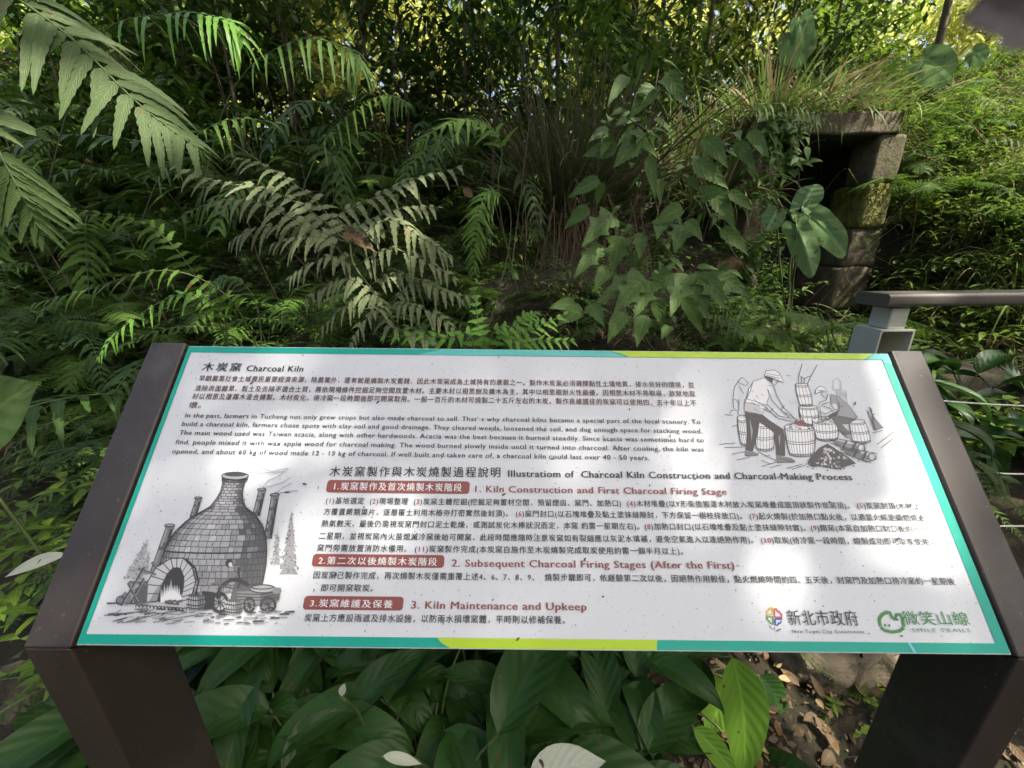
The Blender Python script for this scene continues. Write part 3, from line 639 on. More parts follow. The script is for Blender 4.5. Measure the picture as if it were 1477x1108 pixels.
stone(KX1 - .02, KX1 + .20, KY - .03, KY + .34, 1.495, 1.840, 10, .013).build('stone_block', MOSS, kiln, off=off)
stone(KX1 - .05, KX1 + .22, KY - .01, KY + .44, 1.18, 1.493, 10, .013).build('stone_block', STONE, kiln, off=off)
stone(KX1 - .10, KX1 + .2, KY - .02, KY + .5, .80, 1.178, 10, .013).build('stone_block', STONE, kiln, off=off)
for z0, z1 in ((1.78, 2.188), (1.3, 1.778), (.8, 1.298)): stone(KX0 - .2, KX0 + .0, KY + .02, KY + .35, z0, z1, 8, .014).build('stone_block', STONE, kiln, off=off)
DARKSTONE = plain('dark_stone', (.018, .016, .013), .95, bump=.6, scale=12)  # near-black stone for the inside of the chamber
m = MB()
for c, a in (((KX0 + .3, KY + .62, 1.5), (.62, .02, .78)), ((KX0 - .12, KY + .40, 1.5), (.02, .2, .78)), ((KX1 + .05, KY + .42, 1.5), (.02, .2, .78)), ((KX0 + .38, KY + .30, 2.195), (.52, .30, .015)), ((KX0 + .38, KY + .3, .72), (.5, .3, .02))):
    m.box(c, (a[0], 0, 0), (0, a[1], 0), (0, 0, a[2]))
m.build('chamber', DARKSTONE, kiln, False, off=off)

# ------------------------------------------------------------------ handrail fence
RX, RY = 1.25, 1.30
fence = tag(empty('handrail_fence', (RX + .1, RY, 0)), 'brown metal handrail on a grey steel post with three slack wire ropes', 'fence'); off = fence.location
m = MB(); n = 8; prof = []
for cy_, cz2, a0 in ((RY + .012, 1.155, 90), (RY + .012, 1.137, 180), (RY + .12, 1.137, 270), (RY + .12, 1.155, 0)):
    for k in range(5): t = math.radians(a0 + 22.5 * k); prof.append(Vector((RX, cy_ + .012 * math.cos(t), cz2 + .012 * math.sin(t))))
m.prism(prof, (3.2, 0, 0)); m.build('top_rail', RAILM, fence, off=off).modifiers.new('split', 'EDGE_SPLIT')
m = MB(); m.box((RX + .075, RY + .065, 1.083), (.031, 0, 0), (0, .04, 0), (0, 0, .036)); m.build('bracket', STEEL, fence, False, off=off).modifiers.new('bevel', 'BEVEL').width = .003
for i, px_ in enumerate((RX + .075, RX + 1.6)):
    m = MB(); zt = 1.046; t = .003; hw = .056; y0, y1 = RY + .015, RY + .125; zb = -.05; zc, zh = (zt + zb) / 2, (zt - zb) / 2
    m.box((px_ - hw, (y0 + y1) / 2, zc), (t, 0, 0), (0, (y1 - y0) / 2, 0), (0, 0, zh)); m.box((px_ + hw, (y0 + y1) / 2, zc), (t, 0, 0), (0, (y1 - y0) / 2, 0), (0, 0, zh))
    m.box((px_, y1 - t, zc), (hw - t, 0, 0), (0, t, 0), (0, 0, zh - .001)); m.box((px_, (y0 + y1) / 2 - t, zt - t), (hw - t, 0, 0), (0, (y1 - y0) / 2 - t, 0), (0, 0, t))
    o = m.build('post', STEEL, fence, False, off=off)
for z in (.80, .515, .27):
    m = MB(); m.tube([(RX + .075 + 1.525 * k / 14, RY + .05 - .02 * math.sin(math.pi * k / 14), z - .05 * math.sin(math.pi * min(1, k / 14)) ) for k in range(15)], .0034, n=6); m.build('wire_rope', ROPE, fence, off=off)

# ------------------------------------------------------------------ plants
def P_pinna(v): return max(0, min(1, v * 9)) * (1 - v) ** .55 * (1 - .15 * v)
def P_ell(v): return math.sin(math.pi * min(1, max(0, v)) ** .8) ** .85 * (1 if v < .75 else 1 - (v - .75) * 1.6)
def P_lily(v): return max(0, math.sin(math.pi * v ** .72)) ** .8 * (1 if v < .8 else max(0, 1 - (v - .8) * 2.6))
def P_grass(v): return (1 - v) ** .6 * min(1, .5 + v * 4)
def P_lobe(v):
    a = math.sin(math.pi * v ** .62) ** .9 if v < 1 else 0
    return a * (1 + .35 * math.sin(v * 14.5)) if v < .55 else a * (.75 if v < .95 else 1)
def P_ov(v): return max(0, math.sin(math.pi * v ** .6)) ** .9 * (1 - .3 * v)
def bez(pts, n):
    "Catmull-Rom through points"
    P = [Vector(p) for p in pts]; P = [P[0] * 2 - P[1]] + P + [P[-1] * 2 - P[-2]]; out = []
    S_ = len(P) - 3
    for k in range(n + 1):
        u = k / n * S_; i = min(int(u), S_ - 1); t = u - i; a, b, c, d = P[i:i + 4]
        out.append(.5 * ((2 * b) + (c - a) * t + (2 * a - 5 * b + 4 * c - d) * t * t + (3 * b - 3 * c + d - a) * t ** 3))
    return out
def frond(m, path, n, plen, pw, ang=65, up=(0, 0, 1), start=.15, bend=.25, teeth=.12, seg=6, rr=.004, bip=0, fold=.15, jit=.2, end=.55, missing=.06, shape=None, side=0):
    L = len(path) - 1; m.tube(path, rr, rr * .3, 5, 1)
    up = Vector(up)
    for k in range(n):
        s = start + (1 - start) * (k + .5) / n; q = s * L; i = min(int(q), L - 1); f = q - i
        pos = Vector(path[i]).lerp(Vector(path[i + 1]), f); T = (Vector(path[i + 1]) - Vector(path[i])).normalized(); S_ = T.cross(up).normalized(); N = S_.cross(T).normalized()
        ss = (s - start) / (1 - start); pl = plen * ((.55 + .45 * math.sin(math.pi * min(1, ss * 1.6 + .18))) if ss < .45 else (1 - (ss - .45) / .55 * (1 - .12)) ** end if shape is None else 1)
        for sg in (-1, 1):
            if missing and rnd.random() < missing: continue
            a = math.radians(ang * (1 - .35 * ss) + rnd.uniform(-13, 13)); d = T * math.cos(a) + S_ * (sg * math.sin(a)) + N * rnd.uniform(-jit, jit)
            l_ = pl * (rnd.uniform(.86, 1.1) if rnd.random() < .9 else rnd.uniform(.35, .8))
            if not bip: m.blade(pos, d, N, l_, pw * (.55 + .45 * min(1, l_ / plen)), seg, P_pinna, bend * rnd.uniform(.6, 1.4), fold, teeth, 0, side=side)
            else:
                pts = [pos + d * (l_ * t) + Vector((0, 0, -1)) * (l_ * bend * t * t) for t in (0, .25, .5, .75, 1)]; m.tube(pts, .0012, .0006, 3, 1, cap=False)
                for b in range(bip):
                    t = (b + .6) / bip; c = pts[min(3, int(t * 4))].lerp(pts[min(3, int(t * 4)) + 1], t * 4 - min(3, int(t * 4))); dd = d.normalized(); s2 = dd.cross(N).normalized()
                    for g in (-1, 1): m.blade(c, dd * .45 + s2 * g * .9, N, l_ * .27 * (1 - .75 * t) + .006, pw * (1 - .45 * t), 2, P_ell, .15, .1, 0, 0)
def arch(L, e0, e1, n=14):
    pts = [Vector((0, 0, 0))]; tw = rnd.uniform(-50, 50); p_ = rnd.uniform(.6, 1.8); L *= rnd.uniform(.8, 1.15)
    for k in range(n): f = (k + .5) / n; e_ = math.radians(e0 + (e1 - e0) * f ** p_); a_ = math.radians(tw * f * f); pts.append(pts[-1] + Vector((math.sin(a_) * math.cos(e_), math.cos(a_) * math.cos(e_), math.sin(e_))) * (L / n))
    return pts
PROTO = {}
def protos(key, mat, cnt, fn, stem=STEM):
    out = []
    for k in range(cnt):
        m = MB(); fn(m, k); o = m.build('frond', [mat, stem]); COL.objects.unlink(o); out.append(o)
    PROTO[key] = out
def lace(m, k): frond(m, arch(.75, 62 - 8 * k, -38), 15, .19, .016, 68, start=.2, bend=.25, bip=10, rr=.0035)
def sword(m, k): frond(m, arch(.75, 66 - 10 * k, -45), 27, .085, .017, 78, start=.1, bend=.2, teeth=.08, seg=4, rr=.003)
def broad(m, k): frond(m, arch(.8, 60 - 8 * k, -40), 15, .19, .03, 62, start=.2, bend=.4, teeth=.14, seg=9, rr=.004)
def drop(m, k): frond(m, arch(.9, 40 - 10 * k, -80), 24, .12, .022, 70, start=.12, bend=.5, teeth=.15, seg=7, rr=.003)
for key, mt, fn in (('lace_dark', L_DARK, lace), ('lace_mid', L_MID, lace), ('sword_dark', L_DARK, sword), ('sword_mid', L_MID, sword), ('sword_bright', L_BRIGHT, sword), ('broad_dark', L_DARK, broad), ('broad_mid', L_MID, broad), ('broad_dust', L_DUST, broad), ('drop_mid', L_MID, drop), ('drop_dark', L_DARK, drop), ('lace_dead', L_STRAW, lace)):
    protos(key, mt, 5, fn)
FERNS = 0
def fern(loc, keys, n, size, label, group=None, tilt=(-12, 18), az=None, spread=180, name='fern', cat='fern'):
    r = empty(name, loc); tag(r, label, cat, group)
    keys = [keys] if isinstance(keys, str) else keys
    for i in range(n):
        src = rnd.choice(PROTO[rnd.choice(keys)]); c = src.copy(); COL.objects.link(c); c.parent = r; c.name = 'frond'
        a = (az or 0) + (rnd.uniform(-spread, spread) if az is not None else 360 * i / n + rnd.uniform(-20, 20))
        c.rotation_euler = (math.radians(rnd.uniform(*tilt)), math.radians(rnd.uniform(-14, 14)), math.radians(a)); s_ = size * rnd.uniform(.75, 1.15); c.scale = (s_,) * 3
    return r
def gl(x, y, dz=-.03): return Vector((x, y, ground(x, y) + dz))
def hero(m, a, b, Y, wpx, Y2=None, prof=P_lily, bend=.1, fold=.12, teeth=0, n=10, mi=0, wave=0, cross=5, tiltn=0, side=0):
    "one leaf from a stalk point to a tip, both given where they stand"
    A = at(*a, Y); B = at(*b, Y2 or Y); d = B - A; L = d.length; mid = (A + B) / 2
    view = (Vector((0, 0, CAM_H)) - mid).normalized(); nrm = (view + Vector((0, -.1, .5 + tiltn))).normalized()
    W = wpx / FPX * (mid - Vector((0, 0, CAM_H))).dot(R @ Vector((0, 0, 1)))
    d2 = d + Vector((0, 0, 1)) * (L * bend)
    m.blade(A, d2, nrm, L / (1 - .25 * bend), W, n, prof, bend, fold, teeth, mi, wave=wave, cross=cross, side=side)

# --- the big near frond leaning in from the upper left, and its neighbour
m = MB(); pth = bez([at(-330, 420, 1.5), at(-300, 60, 1.3), at(-130, -95, 1.25), at(20, -5, 1.2), at(110, 62, 1.2), at(200, 150, 1.2), at(283, 213, 1.22)], 36)
up_ = Vector((.05, -.55, .8))
frond(m, pth, 17, .185, .040, 68, up_, .40, .35, .10, 14, .0055, fold=.25, jit=.12, end=.5, side=.08)
o = m.build('giant_fern', [L_NEAR, STEM], off=(-2.2, 1.5, 0)); o.location = (-2.2, 1.5, 0); tag(o, 'large dusty grey green frond with broad leaflets leaning in from upper left', 'fern')
m = MB(); pth = bez([at(-420, 500, 1.4), at(-300, 150, 1.2), at(-150, 90, 1.12), at(-40, 160, 1.1), at(20, 260, 1.1), at(62, 335, 1.12)], 30)
frond(m, pth, 16, .16, .034, 60, up_, .4, .3, .1, 12, .005, fold=.25, jit=.12)
o = m.build('giant_fern', [L_NEAR, STEM], off=(-2.1, 1.35, 0)); o.location = (-2.1, 1.35, 0); tag(o, 'dusty frond hanging at the left edge just below the largest frond', 'fern')

# --- the dusty fern at centre left
root = gp(500, 560); root = Vector((root.x, 1.62, ground(root.x, 1.62)))
df = tag(empty('dusty_fern', root), 'dust covered grey fern with ragged fronds rising behind the sign, brown dead leaf on it', 'fern')
hub = at(512, 385, 1.68); hub2 = at(562, 440, 1.62)
m = MB(); m.tube(bez([root, at(600, 500, 1.58), at(555, 440, 1.62), at(512, 385, 1.68), at(505, 352, 1.72)], 14), .006, .004, 6); m.build('stem', STEM, df, off=root)
def dfr(pts, n, pl, pw=.019, ang=72, **k):
    m = MB(); frond(m, bez(pts, 16), int(n * 1.1), pl * 1.1, pw * 1.5, ang, (0, -.5, .86), .08, k.pop('bend', .55), .2, 10, .003, fold=.25, jit=.3, missing=.09, **k); m.build('frond', [L_DUST, STEM], df, off=root)
H1 = at(505, 352, 1.72)
dfr([H1, at(480, 318, 1.8), at(540, 285, 1.84), at(600, 258, 1.84), at(668, 240, 1.8)], 17, .125, .022)
dfr([H1, at(455, 310, 1.74), at(390, 275, 1.75), at(310, 262, 1.73), at(235, 232, 1.72)], 18, .12, .022)
dfr([H1, at(440, 325, 1.64), at(370, 292, 1.62), at(300, 290, 1.6)], 13, .10, .02)
dfr([H1, at(560, 318, 1.66), at(610, 345, 1.65), at(652, 372, 1.66)], 13, .10, .021)
dfr([hub, at(470, 345, 1.62), at(430, 345, 1.6), at(392, 352, 1.6)], 11, .09, .019)
dfr([hub, at(480, 372, 1.6), at(440, 385, 1.58), at(412, 410, 1.57)], 10, .075, .018)
dfr([hub2, at(525, 428, 1.58), at(490, 448, 1.57), at(455, 485, 1.55)], 11, .075, .018)
dfr([hub2, at(600, 405, 1.62), at(640, 420, 1.6), at(690, 432, 1.6)], 11, .07, .018)
dfr([at(535, 410, 1.65), at(570, 398, 1.66), at(620, 410, 1.66), at(672, 436, 1.66)], 10, .07, .018)
dfr([hub2, at(560, 470, 1.55), at(600, 480, 1.54), at(628, 498, 1.52)], 9, .065, .016)
dfr([hub2, at(540, 450, 1.52), at(520, 470, 1.5), at(505, 500, 1.48)], 9, .06, .016)
dfr([H1, at(430, 330, 1.68), at(370, 330, 1.66), at(330, 350, 1.64)], 12, .10, .02)
dfr([H1, at(465, 300, 1.8), at(420, 262, 1.84), at(375, 238, 1.85), at(330, 225, 1.85)], 13, .11, .02)
dfr([H1, at(520, 325, 1.75), at(580, 300, 1.78), at(640, 300, 1.78)], 12, .11, .021)
dfr([hub, at(560, 360, 1.63), at(610, 375, 1.62), at(660, 405, 1.62)], 11, .085, .019)
dfr([hub2, at(510, 405, 1.6), at(470, 415, 1.58), at(430, 445, 1.56)], 11, .08, .018)
dfr([hub2, at(590, 440, 1.56), at(630, 455, 1.55), at(665, 485, 1.53)], 10, .07, .017)
m = MB(); hero(m, (496, 336), (538, 364), 1.60, 20, prof=P_lobe, wave=.22, bend=.3, n=12, fold=.6, teeth=.2); o = m.build('dead_leaf', L_LITTER, off=at(515, 350, 1.6)); o.location = at(515, 350, 1.6); tag(o, 'curled brown dead leaf caught on the dusty grey fern', 'leaf')
m = MB(); hero(m, (668, 272), (682, 285), 1.95, 13, prof=P_ell, bend=.1, n=4); o = m.build('dead_leaf', L_LITTER, off=at(675, 278, 1.95)); o.location = at(675, 278, 1.95); tag(o, 'small orange dead leaf above the drooping fern frond', 'leaf')
m = MB(); hero(m, (1040, 372), (1058, 408), 2.35, 34, prof=P_ell, wave=.15, bend=.2, n=8); o = m.build('dead_leaf', L_LITTER, off=at(1050, 390, 2.35)); o.location = at(1050, 390, 2.35); tag(o, 'crumpled orange brown dead leaf on the bank left of the kiln', 'leaf')

# --- bright fern right behind the top edge of the sign
root = Vector((at(690, 560, 1.15).x, 1.12, .0)); bf = tag(empty('bright_fern', root), 'bright glossy green fern just behind the top edge of the sign', 'fern')
def bfr(pts, n, pl, pw, mat=L_BRIGHT, ang=70, teeth=.1, bend=.3, up=(0, -.6, .8)):
    m = MB(); frond(m, bez(pts, 14), n, pl, pw, ang, up, .18, bend, teeth, 8, .0028, fold=.2); m.build('frond', [mat, STEM], bf, off=root)
bfr([root, at(700, 540, 1.15), at(690, 470, 1.2), at(683, 412, 1.25)], 12, .052, .019, teeth=0)
bfr([root, at(690, 530, 1.12), at(640, 488, 1.1), at(545, 486, 1.1)], 13, .055, .020, teeth=.05)
bfr([root, at(705, 530, 1.12), at(760, 480, 1.16), at(830, 448, 1.2)], 17, .075, .017, teeth=.2)
bfr([root, at(705, 530, 1.1), at(760, 495, 1.1), at(830, 492, 1.1)], 15, .06, .017, teeth=.2)
bfr([root, at(700, 530, 1.1), at(745, 470, 1.12), at(775, 450, 1.15)], 13, .055, .017, teeth=.2)

# --- two hero fronds in mid-green
def lone(pts, n, pl, pw, mat, label, ang=66, bend=.5, teeth=.15, up=(0, -.55, .83), start=.15, name='fern', seg=9, bip=0):
    m = MB(); P_ = bez(pts, 18); frond(m, P_, n, pl, pw, ang, up, start, bend, teeth, seg, .003, fold=.16, bip=bip); b = Vector(P_[0]); o = m.build(name, [mat, STEM], off=b); o.location = b; return tag(o, label, 'fern')
lone([gl(.1, 2.5), at(720, 300, 2.35), at(724, 215, 2.3), at(700, 178, 2.25), at(655, 175, 2.15), at(600, 208, 2.05)], 22, .19, .026, L_MID, 'green fern frond arching left with long curved leaflets, left of the dark grass clump', start=.4, bend=.3)
lone([at(690, 520, 1.9), at(730, 380, 1.95), at(735, 300, 1.95), at(705, 276, 1.9), at(688, 320, 1.84), at(683, 396, 1.8)], 24, .105, .02, L_MID, 'green fern frond drooping straight down to a tail at centre of the bank', start=.5, bend=.4)
lone([gl(2.0, 2.6), at(1010, 280, 2.5), at(1050, 175, 2.5), at(1110, 150, 2.45), at(1165, 160, 2.4), at(1218, 190, 2.35)], 17, .085, .018, L_MID, 'fern frond arching in front of the kiln lintel with hanging leaflets', start=.45, bend=.8)
lone([at(965, 480, 1.95), at(1000, 440, 1.9), at(1060, 430, 1.85), at(1120, 440, 1.8), at(1180, 445, 1.8)], 16, .07, .018, L_MID, 'low green fern frond in front of the kiln floor', bend=.4)
for i, (a, b, c, l) in enumerate((((1180, 545), (1140, 490), (1075, 485), 'small lacy fern lowest in front of the kiln beside the sign'), ((1200, 545), (1190, 470), (1130, 455), 'small lacy fern frond pointing left below the taro leaves'), ((1215, 545), (1230, 475), (1255, 490), 'small fern with narrow leaflets left of the steel post'), ((1230, 545), (1200, 480), (1245, 470), 'small fern touching the handrail end'))):
    lone([at(*a, 1.75), at(*b, 1.7), at((b[0] + c[0]) / 2, (b[1] + c[1]) / 2 - 5, 1.68), at(*c, 1.65)], 15, .075, .017, L_MID, l, bend=.3, bip=0 if i > 1 else 8, seg=6)
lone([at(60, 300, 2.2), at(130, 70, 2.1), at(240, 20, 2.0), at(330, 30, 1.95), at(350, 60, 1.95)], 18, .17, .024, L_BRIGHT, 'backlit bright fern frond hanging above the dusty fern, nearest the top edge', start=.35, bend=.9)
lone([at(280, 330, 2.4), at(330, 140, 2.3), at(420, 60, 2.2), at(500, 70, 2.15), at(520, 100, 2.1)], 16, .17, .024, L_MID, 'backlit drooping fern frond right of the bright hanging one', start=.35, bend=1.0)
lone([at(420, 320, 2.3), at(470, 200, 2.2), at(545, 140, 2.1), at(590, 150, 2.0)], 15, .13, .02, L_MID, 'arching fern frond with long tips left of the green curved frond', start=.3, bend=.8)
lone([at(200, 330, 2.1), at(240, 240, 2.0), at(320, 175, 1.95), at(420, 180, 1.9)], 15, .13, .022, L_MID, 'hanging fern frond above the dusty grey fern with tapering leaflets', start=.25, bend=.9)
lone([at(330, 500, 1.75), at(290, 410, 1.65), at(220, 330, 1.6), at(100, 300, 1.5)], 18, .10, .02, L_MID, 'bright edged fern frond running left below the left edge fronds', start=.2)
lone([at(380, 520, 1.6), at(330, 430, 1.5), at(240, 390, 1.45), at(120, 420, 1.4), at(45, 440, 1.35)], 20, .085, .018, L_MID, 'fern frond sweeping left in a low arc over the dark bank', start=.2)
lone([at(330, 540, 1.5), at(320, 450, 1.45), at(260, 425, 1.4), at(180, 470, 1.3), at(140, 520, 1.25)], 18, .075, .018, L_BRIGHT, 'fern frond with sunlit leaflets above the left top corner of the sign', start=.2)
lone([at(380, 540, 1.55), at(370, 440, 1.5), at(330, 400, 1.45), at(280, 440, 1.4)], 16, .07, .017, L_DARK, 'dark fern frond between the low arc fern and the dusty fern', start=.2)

# --- sage shrub with lobed leaves in front of the bank
root = gl(1.05, 2.2); sh = tag(empty('lobed_leaf_shrub', root), 'sage green shrub with large serrated lobed leaves left of the kiln', 'shrub')
m = MB(); SST = []
for pts in ([root, at(890, 420, 2.15), at(915, 300, 2.15), at(935, 190, 2.1), at(950, 100, 2.1)], [at(900, 370, 2.15), at(980, 320, 2.1), at(1040, 290, 2.05)], [at(915, 300, 2.15), at(1000, 240, 2.15), at(1060, 195, 2.1)], [at(890, 420, 2.15), at(960, 400, 2.0), at(1040, 405, 1.95)], [at(935, 190, 2.1), at(905, 170, 2.05)]):
    m.tube(bez(pts, 8), .006, .002, 5); SST.append(bez(pts, 5))
m.build('stem', STEMB, sh, off=root)
HL = [((932, 195), (890, 238), 2.05, 40), ((945, 125), (912, 168), 2.05, 32), ((960, 105), (985, 150), 2.1, 26), ((890, 215), (840, 225), 2.1, 32), ((880, 195), (868, 225), 2.1, 20), ((935, 225), (943, 280), 2.05, 18), ((950, 258), (952, 290), 2.05, 15), ((885, 310), (845, 352), 2.0, 36), ((865, 260), (822, 285), 2.05, 24), ((868, 262), (862, 292), 2.05, 16), ((850, 300), (818, 328), 2.05, 24), ((1000, 235), (1045, 270), 2.0, 30), ((1015, 200), (1045, 238), 2.05, 28), ((1010, 285), (1050, 275), 1.95, 26), ((1025, 275), (1055, 325), 1.95, 28), ((1050, 278), (1085, 305), 1.95, 20), ((985, 300), (945, 325), 1.98, 28), ((955, 320), (948, 345), 1.98, 24), ((985, 325), (975, 362), 1.98, 34), ((990, 318), (1010, 345), 1.95, 20), ((925, 340), (922, 372), 2.0, 20), ((895, 340), (885, 385), 2.0, 34), ((870, 355), (832, 398), 2.0, 30), ((880, 385), (858, 420), 1.95, 22), ((930, 400), (860, 440), 1.85, 30), ((925, 405), (890, 450), 1.85, 32), ((940, 405), (918, 455), 1.85, 28), ((990, 395), (970, 450), 1.85, 30), ((1000, 395), (1015, 450), 1.85, 36), ((1015, 395), (1040, 440), 1.85, 28), ((1030, 400), (1080, 428), 1.85, 26), ((970, 395), (935, 425), 1.85, 30), ((945, 430), (955, 470), 1.8, 20), ((985, 430), (1010, 480), 1.8, 20), ((965, 470), (955, 490), 1.75, 16), ((840, 445), (805, 470), 1.75, 26), ((850, 440), (870, 470), 1.75, 22), ((830, 440), (790, 445), 1.75, 20), ((1060, 205), (1085, 245), 2.1, 22), ((1080, 190), (1105, 225), 2.15, 20), ((905, 110), (880, 150), 2.2, 22), ((880, 190), (850, 205), 2.2, 20), ((1040, 330), (1075, 365), 2.0, 24), ((900, 450), (880, 490), 1.75, 24), ((930, 455), (920, 495), 1.75, 22)]
for a, b, Y, wp in HL:
    m = MB(); hero(m, a, b, Y + rnd.uniform(-.05, .05), wp * (1.15 if a[1] > 380 else 1.0), prof=P_lobe if wp > 27 and a[1] > 300 else P_ov, teeth=.09, n=20, bend=.22, fold=.2, wave=.03, Y2=Y - rnd.uniform(0, .12)); m.build('leaf', L_SAGE, sh, off=root)

for st in SST:
    for q in st[1:]:
        for g_ in range(5):
            b = Vector(q) + Vector((rnd.gauss(0, .05), rnd.gauss(0, .05), rnd.gauss(0, .05))); a_ = rnd.uniform(0, 6.28); m = MB(); L_ = rnd.uniform(.06, .12)
            m.blade(b, (math.cos(a_), math.sin(a_) - .5, rnd.uniform(-.9, .2)), (rnd.gauss(0, .3), -.6, .8), L_, L_ * .42, 8, P_ov, .3, .2, .1, 0, wave=.02); m.build('leaf', L_SAGE, sh, off=root)

# --- taro
def taro_leaf(m, base, tip, Y, wpx, mi=0, roll=0.0):
    A = at(*base, Y); B = at(*tip, Y); ax = B - A; L = ax.length; ax.normalize(); view = (Vector((0, 0, CAM_H)) - A).normalized(); sd = ax.cross(view).normalized(); nn = sd.cross(ax).normalized(); sd = (sd * math.cos(roll) + nn * math.sin(roll)); nn = sd.cross(ax)
    W = wpx / FPX * A.y / .95; N = 72; c = m.vert(A, (.5, .3)); rings = []; FR_ = (.25, .5, .75, .92, 1); ph = rnd.random() * 6
    for fr in FR_:
        lst = []
        for k in range(N):
            t = 2 * math.pi * k / N; ct, st = math.cos(t), math.sin(t); r = .5 + .5 * max(0, ct) ** 1.6; r *= 1 - .78 * max(0, -ct) ** 8; r *= 1 + (.03 * math.sin(k * math.pi / 4.5) + .02 * math.sin(3 * t + ph)) * fr ** 3
            x, y = ct * r * (1 if ct > 0 else .85), st * r * 1.05
            h = -.16 * abs(y) ** 1.5 + .018 * math.sin(k * math.pi / 4.5 + ph) * fr ** 2 + .03 * math.sin(2.2 * t + ph) * fr
            p = A + ax * (x * L * fr) + sd * (y * W * fr) + nn * (h * L) + Vector((0, 0, -1)) * (.22 * L * (fr * max(0, x)) ** 2)
            lst.append(m.vert(p, (.5 + .5 * y * fr, .3 + .7 * x * fr)))
        rings.append(lst)
    for k in range(N):
        j = (k + 1) % N; m.face((c, rings[0][k], rings[0][j]), mi)
        for q in range(len(FR_) - 1): m.face((rings[q][k], rings[q + 1][k], rings[q + 1][j], rings[q][j]), mi)
def taro(root, leaves, label):
    t = tag(empty('taro_plant', root), label, 'plant')
    for base, tip, Y, wp, rl in leaves:
        m = MB(); m.tube(bez([root, (Vector(root) + at(*base, Y)) / 2 + Vector((-.05, 0, .12)), at(*base, Y)], 8), .008, .004, 6); m.build('stalk', STEM, t, off=root)
        m = MB(); taro_leaf(m, base, tip, Y, wp, roll=rl); m.build('leaf', L_TARO, t, off=root)
taro(gl(2.0, 2.75), [((1158, 296), (1178, 258), 2.6, 26, .3), ((1168, 312), (1222, 350), 2.6, 27, -.2), ((1150, 330), (1176, 382), 2.55, 26, .2), ((1120, 305), (1108, 326), 2.6, 22, 0)], 'taro plant with three scalloped leaves hanging in front of the dark kiln opening')
taro(gl(3.6, 4.3), [((1335, 88), (1376, 104), 3.9, 28, .0), ((1405, 76), (1424, 84), 3.9, 16, .2)], 'taro plant with one wide pale leaf above the kiln at upper right')
taro(gl(3.0, 4.6), [((1145, 50), (1160, 84), 4.2, 30, .2), ((1154, 30), (1160, 62), 4.15, 20, -.2)], 'taro plant with a dark and a yellow leaf over the grass above the kiln')


# --- grass clumps
def clump(loc, n, h, spread, mat, label, cat='grass', group=None, name='grass_clump', w=.012, droop=.6, lean=(0, 0), mat2=None, name2=None, seg=6):
    m = MB(); loc = Vector(loc)
    for i in range(n):
        a = rnd.uniform(0, 6.283); r = abs(rnd.gauss(0, .5)); el = math.radians(rnd.uniform(35, 86)); L = h * rnd.uniform(.5, 1.15)
        b = loc + Vector((math.cos(a) * .12 * spread * r * 2, math.sin(a) * .12 * spread * r * 2, 0)); d = Vector((math.cos(a) * math.cos(el) * spread + lean[0], math.sin(a) * math.cos(el) * spread + lean[1], math.sin(el)))
        m.blade(b, d, Vector((rnd.gauss(0, 1), rnd.gauss(0, 1), .6)), L, w * rnd.uniform(.6, 1.3), seg, P_grass, droop * rnd.uniform(.4, 1.5), .2, 0, 1 if mat2 and rnd.random() < .18 else 0)
    o = m.build(name, [mat, mat2 or mat], off=loc); o.location = loc; return tag(o, label, cat, group)
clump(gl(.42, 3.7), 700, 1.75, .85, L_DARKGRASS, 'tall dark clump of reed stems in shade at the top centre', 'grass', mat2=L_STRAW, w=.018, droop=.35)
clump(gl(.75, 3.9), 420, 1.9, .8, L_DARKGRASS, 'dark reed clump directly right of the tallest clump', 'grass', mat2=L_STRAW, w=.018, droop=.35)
m = MB()
for k in range(160):
    x, y = rnd.gauss(.45, .3), rnd.uniform(3.2, 3.7); m.blade(gl(x, y, rnd.uniform(.1, .5)), (rnd.uniform(-.3, .3), -.4, -.7), (0, -1, .3), rnd.uniform(.3, .8), .009, 4, P_grass, .4, .1)
o = m.build('dead_grass', L_STRAW, off=gl(.45, 3.4)); o.location = gl(.45, 3.4); tag(o, 'dead straw hanging below the dark reed clump', 'grass', kind='stuff')
for i, (x, y, h, n, lab) in enumerate(((1.9, 3.95, 1.1, 130, 'long bladed grass clump left of the kiln lintel'), (2.35, 4.0, 1.0, 130, 'long bladed grass hanging over the left half of the kiln lintel'), (2.75, 4.05, .95, 120, 'long bladed grass hanging over the right half of the kiln lintel'), (3.2, 4.2, .9, 90, 'long bladed grass behind the right end of the kiln lintel'), (2.6, 4.6, 1.3, 110, 'taller grass clump behind the kiln'), (1.75, 4.5, 1.4, 110, 'tall grass clump between the reeds and the kiln'), (3.4, 4.9, 1.2, 90, 'tall grass clump behind the pale taro leaf'), (2.9, 5.0, 1.6, 110, 'tallest grass clump directly behind the kiln'), (2.3, 5.1, 1.6, 110, 'tall grass clump behind the left end of the kiln'), (3.9, 5.2, 1.5, 100, 'tall grass clump at the top right'))):
    clump((x, y, max(ground(x, y), 2.35 if x > 2.1 and y > KY + .2 else 0) - .02), int(n * 2.2), h, 1.0, L_GRASS, lab, mat2=L_DRY, w=.028, lean=(0, -.12), droop=.6)
